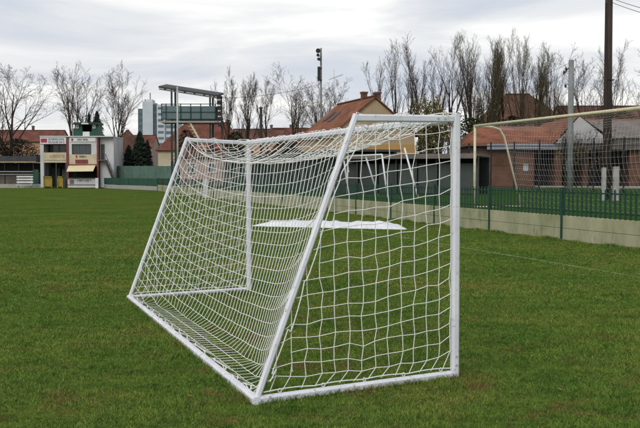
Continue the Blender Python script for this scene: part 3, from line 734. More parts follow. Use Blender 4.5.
# ------------------------------------------------------------------ training goals behind the fence
tg = thing('training_goal', W(475.5, 207, 34.2), 'cream training goal with curved net stay standing right behind the green fence', 'goal')
P0 = W(475, 126, 34.2); P0b = Vector((P0.x, P0.y, TZ)); tg.location = P0b
Lb = 11.0; P1 = P0 + FD * -Lb; P1b = Vector((P1.x, P1.y, TZ))
for q, qb in ((P0, P0b), (P1, P1b)):
    MB().tube([qb, q], .047, 10).build('post', MT['cream_bar'], tg, True)
    st = [q + FN * .1, q + FN * .7 - up * .02, q + FN * 1.0 - up * .12, q + FN * 1.18 - up * .38, q + FN * 1.3 - up * .8, Vector((qb.x, qb.y, TZ)) + FN * 1.9]
    MB().tube(st, .035, 8).build('curved_stay', MT['cream_bar'], tg, True)
    MB().tube([qb + FN * .1 + up * .03, qb + FN * 1.9 + up * .03], .03, 8).build('ground_bar', MT['cream_bar'], tg, True)
MB().tube([P0 + FD * .05, P1 - FD * .05], .050, 10).build('crossbar', MT['cream_bar'], tg, True)
m = MB(); nL, nH = 60, 20
def tnet(f, g):
    sag = 4 * f * (1 - f); s = Vector(P0).lerp(P1, f)
    if g < .3: h = g / .3; return s + FN * (.05 + 1.0 * h) - up * (.25 * sag * h + .1 * h)
    h = (g - .3) / .7; z = (P0.z - .1 - .25 * sag) * (1 - h) + (TZ + .05) * h; return Vector((s.x, s.y, z)) + FN * (1.05 + .8 * h - .5 * sag * math.sin(math.pi * h))
for i in range(nL + 1): m.tube([tnet(i / nL, j / nH) for j in range(nH + 1)], .0015, 3, False)
for j in range(nH + 1): m.tube([tnet(i / nL, j / nH) for i in range(0, nL + 1, 2)], .0015, 3, False)
m.build('net', MT['cord'], tg)

sg = thing('small_goal', W(366, 185, 52), 'small white goal frame behind the fence below the beige house', 'goal'); sg.location.z = TZ
def leg(nm, a, b, par, r=.045): MB().tube([a, b], r, 8).build(nm, MT['goal'], par, True)
A1, A2 = W(348, 156.5, 53), W(382, 154.5, 50)
leg('crossbar', A1, A2, sg)
for nm, a, bx, Yg in (('post', A1, 347, 53.2), ('post', A2, 387.5, 49.6), ('stay', W(365.5, 155.5, 51.5), 378, 52.3), ('stay', W(344, 160, 53.5), 348.5, 54.6)):
    b = W(bx, 185, Yg); b.z = TZ; leg(nm, a, b, sg)
leg('stay', A1 + (A1 - A2).normalized() * .0, W(344, 160, 53.5), sg)
a, b = W(404.5, 148, 51), W(418, 187, 50); b.z = TZ
o = MB().tube([a, b], .05, 8).build('leaning_pole', MT['goal'], None, True); tag(o, 'white pole leaning between the small goal frame and the near goal post', 'pole')

# ------------------------------------------------------------------ poles
def pole(name, label, px, pt, Y, r, mt, base=TZ, r2=None, cat='pole', n=10):
    t = W(px, pt, Y); o = thing(name, (t.x, t.y, base), label, cat)
    MB().tube([(t.x, t.y, base), (t.x, t.y, t.z)], [r, r2 or r * .85], n).build('shaft', mt, o, True); return o, t
wp, t = pole('wooden_pole', 'tall dark tarred wooden utility pole held between two concrete stubs', 609.2, -20, 44, .21, MT['wood'], r2=.17, n=12)
for px0, px1, py in ((601.5, 605.3, 167.5), (612.2, 618.3, 166.5)):
    a, b = W(px0, py, 44), W(px1, py, 44)
    MB().bar(Vector(((a.x + b.x) / 2, 43.9, TZ)), Vector(((a.x + b.x) / 2, 43.9, a.z)), b.x - a.x, .26, (0,1,0)).build('concrete_stub', MT['concrete2'], wp)
for py in (80, 150, 180): q = W(609, py, 44); MB().tube([(q.x + .225 * math.cos(k), q.y + .225 * math.sin(k), q.z) for k in np.linspace(0, 6.283, 13)], .02, 5).build('steel_band', MT['black'], wp)
MB().tube([W(606, 3, 43.9), W(606.5, 165, 43.75)], .045, 6).build('cable_pipe', MT['wood'], wp)
cp, t = pole('concrete_pole', 'grey concrete utility pole with insulators, left of the tall wooden pole', 571.3, 60, 60, .20, MT['grey_pole'], r2=.16)
MB().bar(t - Vector((.5, 0, .9)), t + Vector((.05, 0, -.25)), .06, .06).build('bracket', MT['black'], cp)
for dx, dz in ((-.45, -.75), (-.32, -.55), (-.35, -1.6)): q = t + Vector((dx, 0, dz)); MB().tube([q - up * .12, q, q + up * .1], [.05, .075, .04], 8).build('insulator', MT['darkgrey'], cp, True)
fm, t = pole('loudspeaker_mast', 'slim dark mast with loudspeakers near its top, left of the beige house', 321, 48, 95, .13, MT['grey_pole'], r2=.10)
for k, (px0, px1, y0, y1) in enumerate(((316.8, 319.6, 49.5, 54), (316, 320, 54.5, 57.5), (317.4, 320, 58.5, 61.5))):
    a, b = W(px0, y0, 95), W(px1, y1, 95); m = MB(); m.tube([((a.x + b.x) / 2, 94.2, (a.z + b.z) / 2), ((a.x + b.x) / 2, 94.6, (a.z + b.z) / 2), ((a.x + b.x) / 2 + .1, 95, (a.z + b.z) / 2)], [(a.z - b.z) * .55, (a.z - b.z) * .3, .08], 10); m.build('horn_speaker', MT['black'], fm)
a, b = W(317.5, 67, 95), W(320, 81, 95); MB().box(a.x, b.x, 94.6, 94.9, b.z, a.z).build('column_speaker', MT['black'], fm)
for py in (68, 80): q = W(319.5, py, 95); MB().box(q.x, q.x + .25, 94.8, 95, q.z - .03, q.z + .03).build('bracket', MT['black'], fm)
an, t = pole('aerial_mast', 'thin television aerial mast above the beige house roof', 334, 69, 80, .03, MT['pale_pole'], r2=.02, base=7.0)
MB().tube([W(329, 79.5, 80), W(343, 74.5, 80)], .03, 5).build('aerial_boom', MT['pale_pole'], an)
for f in (.1, .3, .5, .7, .9):
    q = W(329, 79.5, 80).lerp(W(343, 74.5, 80), f); MB().tube([q - Vector((.05, .4, .1)), q + Vector((.05, .4, .1))], .015, 4).build('aerial_rod', MT['pale_pole'], an)
dp, t = pole('dark_post', 'short thick dark post rising behind the crossbar between bare trees', 261, 108, 115, .19, MT['wood'], r2=.17)
MB().box(t.x - .22, t.x + .22, 114.8, 115.2, t.z - .05, t.z + .12).build('cap', MT['darkgrey'], dp)
lp, t = pole('pale_pole', 'slender pale metal pole in front of the raised viewing platform', 177.3, 88, 101, .10, MT['pale_pole'], r2=.09)
MB().tube([t, t + up * .15], [.13, .05], 8).build('cap', MT['pale_pole'], lp)
sm_, t = pole('lamp_mast', 'black mast with a column of floodlamps at the right of the platform', 221.5, 96, 104, .09, MT['black'], r2=.07)
for k in range(6):
    q = W(219.2 + k * .25, 97 + k * 5.5, 104); MB().box(q.x - .24, q.x + .2, 103.6, 103.9, q.z - .24, q.z + .2).build('floodlamp', MT['black'], sm_)
    MB().box(q.x - .1, q.x + .5, 103.9, 104.0, q.z - .03, q.z + .03).build('bracket', MT['black'], sm_)

def wire(label, a, b, sag, r=.012):
    pts = [a.lerp(b, f) - up * (sag * 4 * f * (1 - f)) for f in np.linspace(0, 1, 13)]
    tag(MB().tube(pts, r, 4).build('overhead_wire', MT['black']), label, 'wire')
wire('sagging wire running left from the concrete pole towards the poplars', W(569.5, 63, 60), W(505, 84, 85), .25)
wire('lower wire leaving the concrete pole towards the poplars', W(569.5, 70, 60), W(512, 100, 88), .3)
wire('upper wire leaving the wooden pole at the right edge of the picture', W(611, -2, 44), W(700, 20, 30), .1)
wire('lower wire leaving the wooden pole at the right edge of the picture', W(611, 2, 44), W(700, 26, 30), .1)
wire('thin cable from the platform mast to the loudspeaker mast', W(221.5, 98, 104), W(321, 84, 95), .35, .018)

# ------------------------------------------------------------------ raised viewing platform
pf = thing('viewing_platform', W(190, 180, 105), 'raised steel viewing platform with slanting roof and green railings', 'platform'); pf.location.z = TZ
Yp = 105.0; y1 = Yp + 3.4
def PB(name, mt, px0, px1, py0, py1, d0, d1): return MB().box(FX(px0, Yp), FX(px1, Yp), Yp + d0, Yp + d1, FZ(py1, Yp), FZ(py0, Yp)).build(name, mt, pf)
a, b = W(158.5, 86, Yp), W(217.5, 95, Yp); m = MB()
a2, b2 = a + Vector((.3, 3.6, .55)), b + Vector((.3, 3.6, .55))
m.add([a, b, b2, a2, a - up * .2, b - up * .2, b2 - up * .2, a2 - up * .2], [(0,1,2,3), (4,7,6,5), (0,4,5,1), (1,5,6,2), (2,6,7,3), (3,7,4,0)]); rf = m.build('roof', MT['darkgrey'], pf)
for k in range(6): p = a.lerp(b, (k + .5) / 6) - up * .28; q = a2.lerp(b2, (k + .5) / 6) - up * .28; MB().bar(p, q, .1, .14).build('rafter', MT['pale_pole'], rf)
MB().bar(a - up * .3 + Vector((0, .25, 0)), b - up * .3 + Vector((0, .25, 0)), .1, .16).build('beam', MT['pale_pole'], pf)
PB('deck', MT['concrete2'], 161, 217.5, 120.8, 122.6, 0, 3.4)
for px, pt in ((171.5, 89), (210, 95)):
    PB('column', MT['green_d'], px - .8, px + .8, pt, 186, .3, .55); PB('column', MT['green_d'], px - .8, px + .8, pt - 3, 186, 3.0, 3.25)
for px in (162, 166.5, 181, 191, 201, 215.5): PB('railing_post', MT['green'], px - .45, px + .45, 103.5, 121, .0, .08)
for py in (104, 112, 119): PB('railing_bar', MT['green'], 161.6, 216, py - .35, py + .35, .0, .06)
for a_, b_ in ((162.6, 166), (167, 180.5), (181.6, 190.5), (191.6, 200.5), (201.6, 215)): PB('railing_panel', MT['glass_t'], a_, b_, 106, 119.5, .1, .13)
PB('back_panel', MT['darkgrey'], 163, 215, 104.5, 121, 3.25, 3.35)
PB('cabin', MT['concrete2'], 168, 178, 105.5, 120.5, 1.2, 2.8)
for k in range(9):
    f = k / 8; p = W(190 + 14 * f, 123 + 26 * f, Yp + .6); MB().box(p.x - .3, p.x + .3, p.y - .4, p.y + .4, p.z - .06, p.z).build('stair_tread', MT['cream_bar'], pf)
for dy in (.2, 1.0): MB().bar(W(189, 121, Yp) + Vector((0, dy, 0)), W(206, 152, Yp) + Vector((0, dy, 0)), .08, .2).build('stair_stringer', MT['cream_bar'], pf)

# ------------------------------------------------------------------ high-rise
hr = thing('high_rise', W(150, 180, 420), 'distant pale high-rise block with dark glazed strips', 'tower block'); hr.location.z = 0
def HB(name, mt, px0, px1, py0, py1, d0, d1, Y=420.0): return MB().box(FX(px0, Y), FX(px1, Y), Y + d0, Y + d1, max(0, FZ(py1, Y)), FZ(py0, Y)).build(name, mt, hr)
HB('wall', MT['tower'], 143, 153.3, 101.5, 180, 0, 14); HB('wall', MT['tower'], 157.2, 165, 104.5, 180, 0, 14)
HB('stair_strip', MT['tower_d'], 153.3, 157.2, 104, 180, .6, 14); HB('side_wing', MT['tower_d'], 138, 143, 108.5, 180, 1, 15)
HB('wall', MT['tower'], 165, 178, 104.5, 180, 1, 14)
for k in range(9):
    y = 107 + k * 6
    o = HB('window', MT['glass'], 153.9, 156.7, y, y + 3.5, .5, .58); HB('window', MT['glass_t'], 138.5, 142.5, y + 3, y + 6, .9, .98); HB('window', MT['glass_t'], 166, 177, y, y + 3, .9, .98); HB('window', MT['glass_t'], 158.4, 164, y, y + 2.4, -.1, -.02)
HB('plant_room', MT['tower'], 146, 152, 99, 101.5, 2, 9); HB('mast', MT['slate'], 148.7, 149.5, 92, 99, 4, 4.4); HB('mast', MT['slate'], 143.6, 144.5, 98.5, 101.5, 4, 4.4)

# ------------------------------------------------------------------ clubhouse on the left
Yc = 134.0
cl = thing('clubhouse', W(76, 187, Yc), 'two-storey white clubhouse with red pilasters, signs and a cream awning', 'building'); cl.location.z = 0
def CB(name, mt, px0, px1, py0, py1, d0, d1, par=None): return MB().box(FX(px0, Yc), FX(px1, Yc), Yc + d0, Yc + d1, max(FZ(py1, Yc), -.02), FZ(py0, Yc)).build(name, mt, par or cl)
def lettering(par, mt, px0, px1, py0, py1, d, n, seed):
    """lettering too small to read in the photograph: a row of unequal strokes"""
    rr = random.Random(seed); m = MB(); w = (px1 - px0) / n
    for i in range(n):
        a = px0 + i * w + .06; b = a + w * rr.uniform(.55, .82); t = py0; q = py1; mid = (t + q) / 2; k = (b - a) * .3
        X = lambda v: FX(v, Yc); Z = lambda v: FZ(v, Yc)
        m.box(X(a), X(a + k), Yc - d - .03, Yc - d - .005, Z(q), Z(t))
        if rr.random() < .75: m.box(X(b - k), X(b), Yc - d - .03, Yc - d - .005, Z(q), Z(t if rr.random() < .7 else mid))
        if rr.random() < .8: m.box(X(a + k), X(b - k), Yc - d - .03, Yc - d - .005, Z(t + .42), Z(t))
        if rr.random() < .6: m.box(X(a + k), X(b - k), Yc - d - .03, Yc - d - .005, Z(mid + .25), Z(mid - .2))
    return m.build('lettering', mt, par)
# left half: terrace over open ground floor
CB('wall', MT['white'], 40.5, 44, 137, 187, 0, 6); CB('back_wall', MT['darkgrey'], 44, 67, 138, 187, 3.5, 6); CB('roof_slab', MT['white'], 40.5, 67, 135.9, 136.9, -.2, 6)
sg_ = CB('sign_board', MT['white2'], 40.7, 66.6, 137.2, 144, -.12, .1); tag(sg_, 'white sign with a red emblem and dark lettering')
CB('emblem', MT['redsign'], 41.5, 47.6, 138.6, 142.4, -.16, -.125, sg_); lettering(sg_, MT['navy'], 49, 65.6, 140.6, 143.2, .125, 9, 3); lettering(sg_, MT['slate'], 49, 65, 138.4, 139.8, .125, 12, 9)
CB('floor_slab', MT['cream'], 44, 67, 160.6, 162.6, -.1, 3.5); bal = CB('balcony_front', MT['cream'], 44.2, 66.6, 152.5, 160.2, -.08, .06)
lettering(bal, MT['salmon'], 50, 65, 154.6, 157.6, .085, 8, 5)
for px in (44.6, 51.5, 58.8, 66): CB('terrace_post', MT['black'], px - .25, px + .25, 144, 152.4, .0, .08)
CB('glazing', MT['glass'], 44.5, 66.5, 144.2, 160.5, 2.2, 2.3)
for px in (45, 56.2, 65.8): CB('column', MT['darkgrey'], px - .5, px + .5, 162.7, 187, .0, .4)
CB('shop_front', MT['darkgrey'], 45.6, 55.5, 167.5, 187, 2.4, 2.6); CB('shop_front', MT['green_p'], 57.5, 62.5, 169, 187, 2.4, 2.6)
CB('pilaster', MT['redpaint'], 66.8, 68.9, 137, 187, -.15, .3)
# right half
CB('wall', MT['white'], 69, 97, 137, 144, 0, 6); CB('wall', MT['cream'], 69, 97, 154.4, 166, 0, 6); CB('wall', MT['white'], 69, 72, 144, 154.4, .0, 6); CB('wall', MT['white'], 91.5, 97, 144, 154.4, 0, 6)
wn = CB('window', MT['green_d'], 72, 91.5, 144, 154.4, .35, .45)
for a, b in ((72.3, 78), (78.8, 84.6), (85.4, 91.2)): CB('pane', MT['glass'], a, b, 144.4, 154, .28, .34, wn)
for px in (78.4, 85): CB('mullion', MT['green_p'], px - .3, px + .3, 144, 154.4, .2, .34, wn)
tp = CB('sign_board', MT['white2'], 70.5, 96, 137.6, 141.6, -.1, -.02); lettering(tp, MT['slate'], 78, 89, 138.6, 140.6, .105, 8, 11); CB('emblem', MT['redpaint'], 72, 73.6, 138.5, 140.7, -.14, -.105, tp)
pq = CB('plaque', MT['redpaint'], 75.6, 88, 159.6, 163.4, -.08, -.02); lt = lettering(cl, MT['slate'], 79.5, 87, 155.6, 157.4, .03, 6, 13); CB('emblem', MT['redsign'], 76, 77.4, 155.2, 157.8, -.05, -.01)
CB('lower_band', MT['redpaint'], 69, 97, 164.2, 165.2, -.06, -.005)
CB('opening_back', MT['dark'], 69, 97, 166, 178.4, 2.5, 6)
m = MB(); a, b, c, d = W(68.6, 165.6, Yc - .05), W(95.5, 165.2, Yc - .05), W(93.2, 170.6, Yc - 1.7), W(66.6, 171, Yc - 1.7)
m.add([a, b, c, d, a - up * .08, b - up * .08, c - up * .1, d - up * .1], [(0,3,2,1), (4,5,6,7), (0,1,5,4), (1,2,6,5), (2,3,7,6), (3,0,4,7)]); m.build('awning', MT['awning'], cl)
ct = CB('counter', MT['white'], 68.5, 97.2, 178.5, 187.6, -.4, .6); CB('counter_top', MT['slate'], 68, 97.6, 177.9, 178.4, -.55, .65); CB('plinth', MT['slate'], 68.5, 97.2, 184.4, 185.2, -.44, -.405)
lettering(ct, MT['slate'], 78, 92.5, 179.4, 181.4, .405, 9, 17); CB('hatch', MT['slate'], 70.4, 74.6, 179.6, 184, -.43, -.405, ct)
CB('pilaster', MT['redpaint'], 97.2, 99, 137, 187, -.15, .3)
# right-hand wing with outside stair
CB('wall', MT['white'], 99.1, 113, 137, 187.5, .6, 7); CB('roof_slab', MT['white2'], 67.2, 113.4, 136, 136.9, -.25, 7)
dr = CB('door', MT['darkgrey'], 100.4, 103.8, 144, 159.6, .5, .58); CB('handle', MT['pale_pole'], 103, 103.3, 151.6, 152.4, .44, .5, dr)
CB('landing', MT['slate'], 99.2, 106, 159.7, 160.7, -.5, .6)
for k in range(9): f = k / 8; CB('stair_tread', MT['slate'], 105.5 + 7 * f, 107 + 7 * f, 161.2 + 18 * f, 161.8 + 18 * f, -.5, .55)
for dy in (-.5, .5): MB().bar(W(105.5, 160.8, Yc + dy), W(113.6, 181.5, Yc + dy), .05, .2).build('stair_stringer', MT['darkgrey'], cl)
MB().bar(W(105.5, 153.6, Yc - .5), W(113.6, 174, Yc - .5), .06, .06).build('handrail', MT['black'], cl)
for k in range(5): f = k / 4; a = W(105.5 + 8.1 * f, 153.6 + 20.4 * f, Yc - .5); b = W(105.5 + 8.1 * f, 161 + 20.4 * f, Yc - .5); MB().bar(a, b, .05, .05).build('baluster', MT['black'], cl)
CB('landing_rail', MT['black'], 99.4, 105.6, 153.5, 153.9, -.5, -.44); CB('pier', MT['white2'], 98.6, 101.4, 178, 188, -2.0, -1.6)

# green cabin on the clubhouse roof
gc = thing('commentary_cabin', W(84, 136, Yc + 1), 'dark green cabin with an open front on the clubhouse roof', 'cabin'); gc.location.z = FZ(136, Yc)
def GB(name, mt, px0, px1, py0, py1, d0, d1): return MB().box(FX(px0, Yc), FX(px1, Yc), Yc + d0, Yc + d1, FZ(py1, Yc), FZ(py0, Yc)).build(name, mt, gc)
GB('side_panel', MT['green_l'], 73.5, 81, 124.5, 135.9, 1, 3.2); GB('side_panel', MT['green_l'], 90.5, 97.4, 124.5, 135.9, 1, 3.2); GB('parapet', MT['green_l'], 81, 90.5, 131.2, 135.9, 1, 1.15)
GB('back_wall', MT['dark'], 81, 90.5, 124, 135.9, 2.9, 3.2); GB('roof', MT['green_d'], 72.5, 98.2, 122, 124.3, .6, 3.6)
GB('notice_board', MT['white2'], 81.6, 88.4, 131.4, 135.8, .9, .98); GB('name_strip', MT['white2'], 81, 88, 122.6, 124, .5, .58)
for px in (76.2, 93): GB('lamp', MT['white2'], px - 1.3, px + 1.3, 124.6, 128, .85, .98); GB('lamp_glass', MT['darkgrey'], px - .7, px + .7, 125.4, 127.2, .8, .84)
GB('side_shelf', MT['green_l'], 71.6, 73.4, 128, 135.9, 1, 2.4)

# yellow dugout boxes in front of the open ground floor
for k, (p0, p1, lab) in enumerate(((43.3, 52, 'wide yellow barrier at the left of the open ground floor'), (57, 62.8, 'narrow yellow barrier nearer the cream awning'))):
    yb = thing('yellow_barrier', W((p0 + p1) / 2, 187, Yc - .8), lab, 'barrier', 'yellow barriers before the clubhouse'); yb.location.z = 0; Yq = Yc - .8
    BX = lambda nm, mt, a, b, t, q, d0, d1: MB().box(FX(a, Yq), FX(b, Yq), Yq + d0, Yq + d1, max(0, FZ(q, Yq)), FZ(t, Yq)).build(nm, mt, yb)
    BX('panel', MT['yellow'], p0 + .5, p1 - .5, 178, 186.5, .1, .16); BX('top_rail', MT['yellow'], p0, p1, 176.4, 177.6, 0, .2)
    BX('leg', MT['yellow'], p0, p0 + .8, 176, 188, 0, .2); BX('leg', MT['yellow'], p1 - .8, p1, 176, 188, 0, .2)

# ------------------------------------------------------------------ covered stand at the far left
cs = thing('covered_stand', W(10, 187, 138), 'low covered spectator stand with dark interior and pale kerb at the far left', 'stand'); cs.location.z = 0; Ys = 138.0
def SB(name, mt, px0, px1, py0, py1, d0, d1): return MB().box(FX(px0, Ys), FX(px1, Ys), Ys + d0, Ys + d1, max(FZ(py1, Ys), 0), FZ(py0, Ys)).build(name, mt, cs)
SB('roof', MT['darkgrey'], -70, 36, 156, 161.4, .2, 7); SB('fascia', MT['beige'], -70, 36, 161.5, 162.6, .0, .18)
SB('back_wall', MT['darkgrey'], -70, 36, 162.7, 187, 5.5, 6); SB('side_screen', MT['green_l'], 32.6, 38, 169.5, 184, .2, .3); SB('end_wall', MT['white'], 33, 41, 163, 187, 4, 6)
for px in (-58, -42, -26, -10, 4, 18, 32.6): SB('post', MT['black'], px - .3, px + .3, 162.7, 184, .3, .5)
for k, py in enumerate((180, 176, 172)): SB('terrace_step', MT['slate'], -70, 32, py, 187, 1.5 + k * 1.2, 2.7 + k * 1.2)
SB('kerb', MT['concrete2'], -70, 44, 184, 188, -.5, -.3); SB('rail', MT['pale_pole'], -70, 33, 171.2, 171.8, .0, .08); SB('rail', MT['pale_pole'], -70, 33, 174.2, 174.7, .0, .08)
bn = thing('white_bench', W(25, 187, 136), 'white slatted bench in front of the covered stand', 'bench'); bn.location.z = 0; Yn = 136.0
for py in (176.3, 179, 181.8): MB().box(FX(16.5, Yn), FX(33, Yn), Yn, Yn + .06, FZ(py + 1.1, Yn), FZ(py - .4, Yn)).build('slat', MT['white2'], bn)
for px in (18.2, 31): MB().box(FX(px - .35, Yn), FX(px + .35, Yn), Yn + .07, Yn + .2, 0, FZ(176, Yn)).build('leg', MT['pale_pole'], bn)
MB().box(FX(16.5, Yn), FX(33, Yn), Yn - .5, Yn - .02, .42, .48).build('seat', MT['white2'], bn)

# ------------------------------------------------------------------ trees
def rot_about(v, ax, a): return Matrix.Rotation(a, 3, ax) @ v
def bare_tree(name, label, px, Y, ptop, base=TZ, spread=.42, r0=None, limbs=7, fork=.22, seed=1, up_pull=.5, tw='twig', leaves=None, dens=1.0, lean=0.0, group='bare trees behind the ground', stems=1):
    rr = random.Random(seed); b = W(px, 175, Y); H = W(px, ptop, Y).z - base; r0 = r0 or H * .019
    root = thing(name, (b.x, b.y, base), label, 'tree', group); T, Cw = MB(), MB(); tips = []
    mn = .0112 * Y / 100.0
    def grow(p, d, L, r, lev):
        n = (7, 6, 5, 4, 3)[lev]; pts = [p.copy()]; rs = [r]; q = p.copy(); dirs = [d.copy()]
        rend = r * (.12, .15, .3, .5, .6)[lev]
        for i in range(n):
            w = (.04, .065, .10, .15, .20)[lev]; d = (d + Vector((rr.gauss(0, w), rr.gauss(0, w), rr.gauss(0, w * .6)))).normalized()
            d = (d + up * (up_pull * (.10, .14, .12, .08, .05)[lev])).normalized(); q = q + d * (L / n); pts.append(q.copy()); rs.append(max(r + (rend - r) * (i + 1) / n, mn * .6)); dirs.append(d.copy())
        (T if lev <= 1 else Cw).tube(pts, rs, (7, 5, 4, 3, 3)[lev], False)
        if lev >= 4: tips.append(pts[-1]); return
        cnt = ((limbs, 6, 5, 4)[lev]); cnt = max(2, int(cnt * dens * rr.uniform(.9, 1.35)))
        s0 = (fork, .28, .2, .15)[lev]
        for k in range(cnt):
            f = s0 + (1 - s0) * (k + rr.random()) / cnt; f = min(f, .99); i = min(int(f * n), n - 1); t = f * n - i
            c = pts[i].lerp(pts[i + 1], t); dd = dirs[i + 1]; ax = dd.cross(Vector((rr.gauss(0, 1), rr.gauss(0, 1), rr.gauss(0, 1))))
            if ax.length < 1e-3: continue
            a = (spread, spread * 1.05, spread * 1.25 + .04, .58)[lev] * rr.uniform(.7, 1.3); nd = rot_about(dd, ax.normalized(), a)
            rl = r + (rend - r) * f; ln = L * ((.74, .58, .55, .55)[lev]) * (1.08 - .5 * f if lev else 1.05 - .55 * f) * rr.uniform(.75, 1.2)
            grow(c, nd, ln, max(rl * rr.uniform(.5, .7), mn * .8), lev + 1)
    for s in range(stems):
        d0 = Vector((lean + rr.gauss(0, .04) + (0 if stems == 1 else .22 * (s - (stems - 1) / 2)), rr.gauss(0, .05), 1)).normalized()
        grow(Vector((b.x + (s - (stems - 1) / 2) * .4, b.y + rr.uniform(-.2, .2), base - .1)), d0, H * .72 * (1 if s == 0 else rr.uniform(.8, 1.0)), r0, 0)
    T.build('trunk', MT['bark'], root, True); Cw.build('crown', MT[tw], root)
    if leaves:
        m = MB(); mt, lo, hi, cntl = leaves
        for k in range(cntl):
            t = rr.choice(tips); 
            if not lo <= (t.z - base) / H <= hi: continue
            c = t + Vector((rr.gauss(0, .25), rr.gauss(0, .25), rr.gauss(0, .3))); s = rr.uniform(.07, .15); u_ = Vector((rr.gauss(0, 1), rr.gauss(0, 1), rr.gauss(0, 1))).normalized() * s; v_ = u_.orthogonal().normalized() * s * .7
            m.quad(c - u_, c + v_, c + u_, c - v_)
        m.build('leaves', MT[mt], root)
    return root
bare_tree('bare_tree', 'big spreading bare tree behind the covered stand at the far left', 12, 150, 55, base=0, spread=0.6, limbs=11, fork=.16, seed=3, r0=.42, up_pull=.35, dens=1.1)
bare_tree('bare_tree', 'bare tree rising behind the clubhouse roof cabin', 80, 155, 62, base=0, spread=.40, limbs=7, fork=.35, seed=5, stems=2, dens=1.05)
bare_tree('bare_tree', 'bare tree just right of the clubhouse conifers', 113, 158, 73, base=0, spread=.42, limbs=8, fork=.3, seed=8, dens=1.1)
bare_tree('bare_tree', 'bare tree close to the lamp mast right of the platform', 232, 118, 78, spread=.24, limbs=9, fork=.2, seed=11, up_pull=.9)
bare_tree('bare_tree', 'upright bare tree between the platform and the dark post', 246, 122, 76, spread=.26, limbs=9, fork=.2, seed=13, up_pull=.8)
bare_tree('bare_tree', 'bare tree just right of the dark post', 272, 125, 82, spread=.36, limbs=7, fork=.3, seed=17)
bare_tree('bare_tree', 'open crowned bare tree midway between dark post and loudspeaker mast', 296, 120, 70, spread=.44, limbs=8, fork=.22, seed=19)
bare_tree('bare_tree', 'bare tree with wide fork directly behind the loudspeaker mast', 318, 116, 76, spread=.5, limbs=8, fork=.25, seed=23, stems=2)
bare_tree('bare_tree', 'bare tree leaning left above the right chimney of the beige house', 391, 100, 52, spread=0.25, limbs=7, fork=.34, seed=29, lean=-.26, dens=0.82, up_pull=0.7)
bare_tree('bare_tree', 'slim bare tree behind the top side bar of the near goal', 400, 104, 46, spread=0.2, limbs=8, fork=.3, seed=31, stems=2, dens=0.85, up_pull=0.9)
bare_tree('bare_tree', 'tall bare tree with narrow fork left of the near goal post', 424, 102, 40, spread=0.25, limbs=8, fork=.32, seed=37, stems=2, dens=0.85, up_pull=0.8)
bare_tree('bare_tree', 'tall bare tree right above the top of the near goal post', 453, 104, 37, spread=0.28, limbs=9, fork=.26, seed=41, dens=0.9, up_pull=0.8)
PG = 'poplars behind the brick building'
bare_tree('poplar_tree', 'slender poplar first from the near goal post, yellowish leaves low down', 480, 106, 40, spread=0.14, limbs=13, fork=.06, seed=43, up_pull=1.3, tw='twig_p', leaves=('leaf_y', .0, .6, 1500), group=PG, stems=2)
bare_tree('poplar_tree', 'slender poplar second from the near goal post', 500, 110, 44, spread=0.16, limbs=13, fork=.06, seed=47, up_pull=1.2, tw='twig_p', leaves=('leaf_y', .0, .5, 1200), group=PG)
bare_tree('poplar_tree', 'broad many-stemmed poplar in front of the big brownish roof', 531, 108, 42, spread=0.19, limbs=13, fork=.05, seed=53, up_pull=1.0, tw='twig_p', leaves=('leaf_y', .0, .45, 1100), group=PG, stems=2)
bare_tree('poplar_tree', 'leaning outer poplar just left of the concrete pole', 547, 112, 50, spread=0.24, limbs=11, fork=.08, seed=59, up_pull=.8, tw='twig_p', group=PG, lean=.12)
bare_tree('bare_tree', 'bare round tree between the two utility poles', 597, 112, 57, spread=.46, limbs=9, fork=.18, seed=61, stems=2)
bare_tree('bare_tree', 'upright bare tree directly behind the wooden pole', 613, 110, 52, spread=.24, limbs=8, fork=.25, seed=67, up_pull=.8)
bare_tree('bare_tree', 'bare tree cut off by the right edge of the picture', 650, 112, 62, spread=.5, limbs=8, fork=.25, seed=71)
bare_tree('bare_shrub', 'bare shrub in front of the white gable of the brick building', 582, 83, 122, spread=.5, limbs=8, fork=.1, seed=73, stems=3, r0=.06, leaves=('leaf_y', .0, .6, 400), group='bare shrubs')
bare_tree('bare_shrub', 'bushy yellow-green shrub behind the top corner of the near goal', 436, 92, 96, spread=.5, limbs=9, fork=.08, seed=79, stems=2, r0=.1, leaves=('leaf_y', .0, 1, 2200), group='bare shrubs')

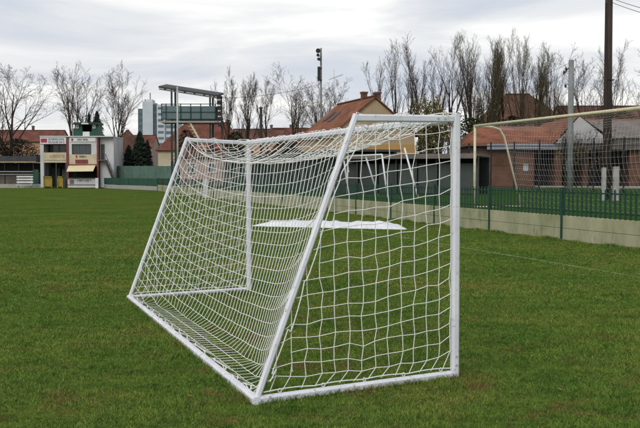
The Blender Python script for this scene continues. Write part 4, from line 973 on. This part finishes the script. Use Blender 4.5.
def leafy(name, label, px, Y, ptop, wpx, base, mt, cone=True, n=2600, seed=1, cat='tree', size=.3):
    rr = random.Random(seed); b = W(px, 175, Y); H = W(px, ptop, Y).z - base; Rm = wpx * Y / F / 2; root = thing(name, (b.x, b.y, base), label, cat, None)
    MB().tube([(b.x, b.y, base - .05), (b.x, b.y, base + H * .9)], [H * .025, H * .004], 6).build('trunk', MT['bark'], root)
    m = MB(); lob = [(rr.uniform(0, 6.28), rr.uniform(0, 1), rr.uniform(.1, .3)) for _ in range(12)]
    for k in range(n):
        f = rr.random() ** (1.25 if cone else 1.0); a = rr.uniform(0, 6.28)
        rad = Rm * ((1 - f) ** .75 * (.75 + .25 * min(1, f * 8)) if cone else math.sqrt(max(0, 1 - (2 * f - 1) ** 2)) ** .8)
        rad *= 1 + sum(g * math.exp(-((a - aa + 3.14) % 6.28 - 3.14) ** 2 * 3 - (f - ff) ** 2 * 40) for aa, ff, g in lob) + .12 * math.sin(f * 60 + a * 2)
        q = rad * rr.random() ** .35; c = Vector((b.x + q * math.cos(a), b.y + q * math.sin(a), base + .03 * H + f * H * .97)); s = size * rr.uniform(.5, 1.2) * (1.1 - .5 * f)
        o_ = Vector((math.cos(a), math.sin(a), -.5 if cone else rr.gauss(0, .6))).normalized() * s; sd = Vector((-math.sin(a), math.cos(a), rr.gauss(0, .4))).normalized() * s * .45
        m.quad(c - o_ * .5, c + sd, c + o_, c - sd)
    m.build('crown', MT[mt], root); return root
leafy('conifer', 'dark conifer behind the roof cabin, the one next to it', 89.5, 146, 113, 15, 0, 'conifer', n=3200, seed=2, size=.4)
leafy('conifer', 'broad dark conifer behind the white right wing of the clubhouse', 97.5, 148, 111, 24, 0, 'conifer', n=5200, seed=3, size=.42)
leafy('conifer', 'short dark conifer left of the tallest one beside the sheet fence', 129, 142, 145, 22, 0, 'conifer', n=3600, seed=4, size=.4)
leafy('conifer', 'tallest dark conifer beside the sheet fence', 140, 141, 131, 26, 0, 'conifer', n=5200, seed=5, size=.42)
leafy('conifer', 'narrow dark conifer right of the tallest one beside the sheet fence', 147.5, 143, 140, 16, 0, 'conifer', n=3000, seed=6, size=.4)
leafy('conifer', 'dark conifer tight against the right wall of the clubhouse', 117, 144, 146, 11, 0, 'conifer', n=1300, seed=10)
leafy('evergreen_bush', 'dark round evergreen under the viewing platform stair', 186, 112, 130, 20, TZ, 'conifer', False, 1800, 7, 'bush')
for k, (px, w, pt, Y, lab) in enumerate(((-12, 40, 137, 147, 'brown autumn hedge bush at the far left edge above the stand'), (18, 38, 139, 147, 'brown autumn hedge bush around the foot of the big bare tree'))):
    leafy('hedge_bush', lab, px, Y, pt, w, 0, 'hedge', False, 7000, 20 + k, 'bush', .34)
for k, (px, w, pt, Y, mt, lab) in enumerate(((236, 26, 132, 112, 'leaf_g', 'olive bush at the foot of the trees right of the platform'), (285, 30, 140, 112, 'hedge', 'brown bush behind the dark shed, left of the loudspeaker mast'), (470, 34, 118, 98, 'leaf_g', 'olive bush behind the near goal post'), (512, 30, 116, 104, 'hedge', 'brown bush at the foot of the poplars'), (430, 24, 120, 95, 'leaf_g', 'dull green bush behind the garages, left of the near post'), (620, 40, 111, 122, 'hedge', 'brown bush line behind the wooden pole'))):
    leafy('round_bush', lab, px, Y, pt, w, TZ, mt, False, 3800, 40 + k, 'bush', .32)
print('tris', sum(len(o.data.loop_triangles) or sum(len(p.vertices) - 2 for p in o.data.polygons) if len(o.data.polygons) < 200000 else len(o.data.polygons) * 1.5 for o in bpy.data.objects if o.type == 'MESH'))
